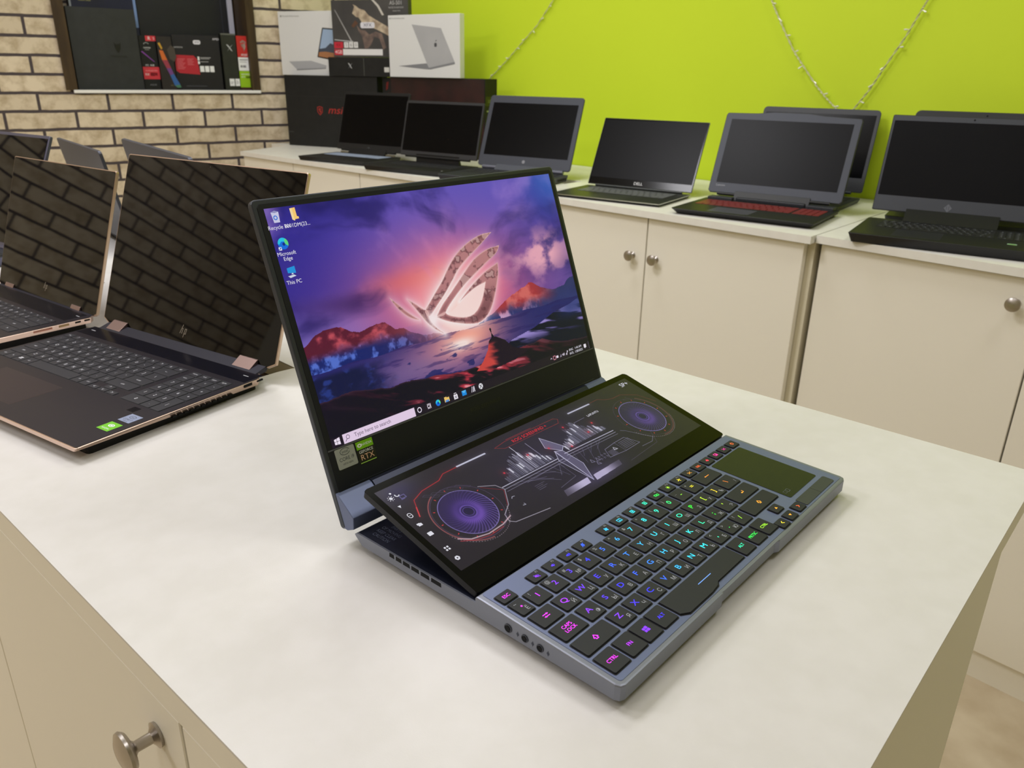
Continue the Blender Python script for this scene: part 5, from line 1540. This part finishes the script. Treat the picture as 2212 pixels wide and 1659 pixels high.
face(b, [[(22, 262), (34, 270), (40, 300), (26, 296)], [(30, 232), (46, 238), (40, 256)]], mat('deep red print', (110, 18, 16), .5))

# white boxes on top, each with the picture of a laptop
M_WBOX = mat('white coated card', (226, 227, 226), .4); M_WSIDE = mat('white card side', (214, 216, 210), .5)
g1 = mat('printed silver', (176, 178, 182), .5); g2 = mat('printed dark silver', (132, 134, 138), .5); g3 = mat('printed grey', (150, 152, 150), .5)
b = carton('laptop_box', 'white box showing an opened laptop seen from the front, on the dragon-badge box', 'box', 1973, 3344, 328.5, DOWN, 352, 42, 276, M_WBOX)
face(b, [rect(14, 252, 22, 260)], g3); ftext(b, 'Microsoft Surface Laptop', 9.5, g3, 74, 256)
face(b, [[(46, 60), (175, 64), (262, 44), (258, 34), (88, 26)]], g1); face(b, [[(88, 26), (258, 34), (258, 30), (88, 21)]], g2, .38)
face(b, [[(212, 80), (250, 206), (338, 200), (330, 62)]], mat('printed black', (26, 26, 30), .4))
face(b, [[(219, 84), (254, 200), (332, 195), (324, 70)]], mat('printed sky', (160, 184, 214), .5), .42)
face(b, [[(219, 84), (228, 116), (262, 120), (290, 140), (330, 128), (324, 70)]], mat('printed hills', (70, 78, 92), .5), .46)
face(b, [[(219, 84), (224, 102), (260, 104), (327, 96), (324, 70)]], mat('printed earth', (172, 118, 78), .5), .5)
b = carton('graphics_card_box', 'small black box with a silver cross mark on the dragon-badge box', 'box', 2010, 3022, 328.5, DOWN, 340, 60, 80, M_BLACKBOX)
xs = mat('silver print', (200, 202, 204), .4)
XF = lambda cx, cz, s: [[(cx - s, cz + s), (cx - .55 * s, cz + .95 * s), (cx + .25 * s, cz - .1 * s), (cx + .75 * s, cz - s), (cx + .3 * s, cz - .7 * s), (cx - .1 * s, cz - .1 * s)], [(cx + s, cz + 1.1 * s), (cx + .1 * s, cz + .35 * s), (cx - .9 * s, cz - 1.0 * s), (cx - .1 * s, cz + .1 * s)]]
face(b, XF(120, 44, 12), xs)
face(b, [rect(192, 2, 194, 78)], mat('worn edge', (96, 98, 92), .6)); face(b, [rect(300, 20, 326, 40)], mat('off white sticker', (214, 214, 208), .5))
# the tall grey box with the creature
M_GREYBOX = noisy('dark grey print', (74, 73, 72), (54, 54, 56), 5, .45)
b = carton('graphics_card_box', 'dark grey box with a pale furry creature and red strip, above the small black box', 'box', 2020, 2990, 409.5, DOWN, 398, 30, 232, M_GREYBOX)
face(b, [rect(6, 8, 50, 32), rect(6, 36, 54, 62)], mat('box red', (196, 36, 58), .5)); ftext(b, '4GB', 21, mat('pink white print', (238, 214, 216), .5), 28, 20); ftext(b, 'RX', 18, mat('dark red print', (130, 20, 36), .5), 30, 49)
face(b, [rect(60, 38, 82, 62), rect(86, 38, 108, 62), rect(112, 38, 134, 62)], mat('white strip', (226, 226, 226), .5))
for i, s in enumerate('560'):
    ftext(b, s, 22, mat('grey print', (130, 130, 134), .5), 71 + 26 * i, 50)
face(b, [rect(52, 8, 262, 33)], mat('white strip', (226, 226, 226), .5))
face(b, [[(10, 70), (110, 62), (110, 65), (10, 73)]], xs); face(b, [[(16, 196), (23, 190), (104, 66), (98, 64)]], mat('blade silver', (176, 178, 180), .35, .3), .45)
fur = noisy('pale fur print', (206, 190, 164), (150, 132, 112), 40, .6)
face(b, [[(112, 178), (124, 204), (116, 214), (132, 208), (150, 196), (176, 190), (196, 170), (236, 150), (300, 120), (310, 80), (276, 96), (236, 112), (196, 128), (164, 136), (146, 160), (130, 164)]], fur)
face(b, [[(132, 132), (150, 112), (176, 108), (196, 92), (230, 104), (262, 96), (282, 40), (266, 30), (248, 76), (222, 84), (204, 52), (188, 38), (170, 34), (158, 86), (140, 108)]], noisy('brown hide print', (128, 108, 98), (92, 78, 74), 30, .6), .45)
face(b, [[(116, 120), (140, 138), (126, 150), (104, 128)]], mat('umber print', (96, 66, 48), .6), .42)
face(b, [[(212, 232), (226, 230), (252, 208), (276, 170), (266, 168), (244, 202)]], mat('pale crescent print', (200, 196, 188), .5))
face(b, [rr(152, 118, 226, 142, 8, 4)], mat('white badge', (222, 222, 230), .4), .52); ftext(b, 'XFX', 19, mat('navy print', (46, 48, 84), .5), 189, 130, .6, sx=1.2)
lt = mat('pale grey print', (186, 186, 186), .5)
ftext(b, 'AS-501', 22, lt, 338, 216); ftext(b, 'RADEON EDITION', 9, lt, 338, 198); ftext(b, 'SINGLE FAN', 7, lt, 340, 185)
b = carton('laptop_box', 'white box showing a silver laptop from behind, beside the lime wall', 'box', 2072, 2664, 330.5, DOWN2, 390, 30, 243, M_WBOX)
face(b, [rect(8, 228, 14, 234)], g3); ftext(b, 'Microsoft Surface Laptop', 7.5, g3, 56, 231)
face(b, [[(134, 206), (292, 190), (362, 62), (222, 38)]], noisy('printed brushed silver', (180, 181, 183), (164, 165, 168), 3, .5))
face(b, [[(52, 44), (212, 56), (224, 38), (232, 32), (200, 33)]], g2, .42); face(b, [[(222, 38), (362, 62), (364, 54), (232, 32)]], g2, .45)
face(b, [[(262 + q[0], 128 + q[1]) for q in rr(-7, -9, 7, 7, 5, 3)], [(263, 138), (270, 146), (262, 144)]], mat('printed emblem grey', (72, 74, 80), .4), .5)

# ---- boxes in the niche (wall frame: along the wall x, into the wall y)
NZ = 257.6


def nbox(name, label, u, off, W, D, H, turn, m, z=None):
    c, s = math.cos(AB), math.sin(AB)
    x = QB[0] + c * u - s * off; y = QB[1] + s * u + c * off
    return carton(name, label, 'box', x, y, NZ if z is None else z, AB + R(turn), W, D, H, m)


b = nbox('laptop_box', 'tall charcoal box with a dark emblem at the left of the wall niche', -806, 18, 272, 70, 328, 5, noisy('charcoal card', (40, 42, 44), (34, 36, 38), 30, .5))
dk_ = mat('black emblem print', (16, 17, 18), .35)
face(b, [[(168, 196), (176, 186), (190, 186), (198, 196), (194, 168), (186, 152), (180, 152), (172, 168)]], dk_); ftext(b, 'PREDATOR', 12, dk_, 183, 136, sx=1.1)
b = nbox('motherboard_box', 'navy box with pale lettering behind the charcoal box in the niche', -776, 125, 270, 60, 420, 3, noisy('deep navy print', (14, 20, 58), (10, 14, 42), 6, .4))
ftext(b, 'Z2', 46, mat('olive print', (120, 116, 76), .5), 62, 372, sx=1.0)
face(b, [rect(258, 260, 269, 420)], mat('light blue print', (120, 146, 196), .5))
face(b, [rect(0, 366, 18, 420), rect(-0, 300, 8, 366)], mat('pale grey label', (150, 154, 162), .5))
b = nbox('computer_case_box', 'big near-black blue box at the back of the niche', -500, 170, 400, 88, 480, 0, noisy('blue black card', (15, 18, 27), (12, 14, 22), 8, .4))
face(b, [rect(372, 0, 374, 480)], mat('blue grey line', (46, 50, 64), .5))
b = nbox('foam_board', 'pale upright strip of board at the right side of the niche', -97, 176, 26, 60, 420, 0, mat('lavender white board', (186, 186, 200), .6))
b = nbox('graphics_card_box', 'black box with red label and rainbow slash in the middle of the niche', -530, 66, 72, 52, 226, 6, M_BLACKBOX)
rd = mat('label red', (206, 52, 66), .5)
face(b, [rect(30, 204, 74, 226)], rd); ftext(b, 'R', 20, gw if False else mat('white print', (236, 238, 238), .5), 46, 215); ftext(b, '5', 15, mat('pink white print', (238, 214, 216), .5), 66, 215)
wt = mat('white print', (236, 238, 238), .5)
ftext(b, 'GAMING', 8, wt, 32, 176); ftext(b, 'RADEON', 5, lt, 32, 168); face(b, stroke(circ(30, 192, 10, 12, 5, 0, 200), 2), lt)
face(b, [[(4, 160), (10, 162), (60, 116), (52, 120)]], mat('violet print', (140, 66, 170), .5)); ftext(b, 'OC  4GB', 10, wt, 34, 103, sx=1.0)
face(b, [rect(2, 44, 73, 96)], rd); ftext(b, 'RADEON', 10, mat('pink print', (236, 150, 156), .5), 38, 80, sx=1.25); ftext(b, 'RX', 13, wt, 18, 64); face(b, [rect(32, 58, 62, 72)], mat('maroon block', (60, 12, 18), .5)); ftext(b, 'ASUS', 10, mat('grey print', (130, 130, 134), .5), 38, 20, sx=1.3)
b = nbox('graphics_card_box', 'dark box with an orange-to-blue slash facing out of the niche', -456, 62, 64, 52, 226, -3, noisy('smoky brown print', (38, 30, 26), (24, 20, 20), 9, .45))
for i, (q, c_) in enumerate((([(4, 196), (12, 200), (22, 176), (16, 170)], (196, 150, 40)), ([(6, 168), (22, 166), (36, 126), (14, 126)], (206, 104, 36)), ([(14, 126), (36, 126), (48, 92), (28, 92)], (150, 52, 70)), ([(28, 92), (48, 92), (56, 68), (40, 62)], (110, 60, 130)), ([(40, 62), (56, 68), (78, 22), (54, 18)], (48, 96, 160)), ([(54, 18), (78, 22), (82, 10), (66, 8)], (70, 120, 90)))):
    face(b, [q], mat('slash colour %d' % i, c_, .5))
face(b, [[(40, 170), (58, 190), (72, 180), (76, 140), (66, 120), (48, 130)]], mat('smoke grey print', (66, 58, 50), .6)); ftext(b, 'RX', 9, mat('olive print', (120, 116, 76), .5), 44, 18)
b = nbox('graphics_card_box', 'black box back with red shield panel and white text blocks in the niche', -388, 72, 204, 46, 236, -9, noisy('ink black card', (16, 17, 20), (12, 13, 15), 20, .4))
face(b, [[(4, 150), (86, 148), (100, 132), (106, 66), (18, 72), (4, 82)]], mat('shield red', (176, 26, 40), .5))
face(b, [rr(90, 196, 122, 214, 7, 3)], mat('white badge', (222, 222, 230), .4)); ftext(b, 'XFX', 11, mat('navy print', (46, 48, 84), .5), 106, 205, .7)
ftext(b, 'AMD', 13, mat('white badge', (222, 222, 230), .4), 190, 220); ftext(b, 'RADEON', 9, lt, 24, 182)
for k in range(8):
    face(b, [rect(12, 132 - k * 6, 12 + 34 - (k % 3) * 5, 133.6 - k * 6), rect(56, 132 - k * 6, 56 + 28 - (k % 2) * 6, 133.6 - k * 6)][:1 if k > 4 else 2], mat('pinkish text lines', (220, 120, 126), .5), .5)
face(b, [rect(102, 128, 110, 144), rect(102, 112, 110, 124)], wt)
for k in range(3):
    face(b, [rect(114, 139 - k * 5 - (0 if k < 2 else 8), 160 - k * 6, 141 - k * 5 - (0 if k < 2 else 8))], lt)
    face(b, [rect(108 + k * 22, 78, 126 + k * 22, 104)], wt)
face(b, [rect(40, 14, 130, 18)], mat('dim print line', (60, 60, 64), .5))
b = nbox('graphics_card_box', 'dark green-black box end with silver cross mark and two white stickers in the niche', -181, 22, 66, 44, 246, -3, noisy('green black card', (34, 38, 28), (26, 29, 22), 20, .45))
face(b, XF(36, 184, 15), xs); face(b, [rect(20, 18, 42, 50), rect(46, 18, 66, 50)], wt)
face(b, [rect(0, 240, 66, 246)], mat('worn edge', (96, 98, 92), .6), .3)
face(b, [rect(23, 28, 34, 30), rect(23, 34, 38, 36), rect(49, 28, 60, 30), rect(49, 34, 62, 36), rect(49, 40, 58, 42)], mat('grey print', (130, 130, 134), .5), .55)
b = nbox('graphics_card_box', 'slim box end striped red, white and lime at the right of the niche', -112, 20, 58, 50, 238, 0, mat('dark maroon end', (58, 20, 16), .5))
face(b, [rect(0, 146, 58, 238)], mat('dragon red', (196, 40, 36), .45)); face(b, [rect(0, 86, 58, 145)], wt); face(b, [rect(0, 12, 58, 85)], mat('box lime', (150, 196, 12), .5))
face(b, [[(16, 212), (30, 220), (44, 212), (42, 206), (30, 210), (18, 206)], [(18, 202), (40, 206), (40, 190), (34, 172), (28, 168), (30, 184), (20, 192)]], mat('cream print', (226, 214, 196), .5)); ftext(b, 'msi', 19, wt, 29, 157, shear=.25, sx=1.1)
ftext(b, 'GEFORCE', 9, wt, 28, 70, sx=1.1); ftext(b, 'GTX', 9, wt, 16, 58); face(b, [rect(28, 52, 56, 62)], mat('olive green block', (96, 130, 10), .5)); face(b, [rect(6, 132, 44, 136), rect(6, 124, 40, 126), rect(8, 100, 18, 110), rect(20, 100, 34, 110)], mat('grey print', (130, 130, 134), .5), .5)
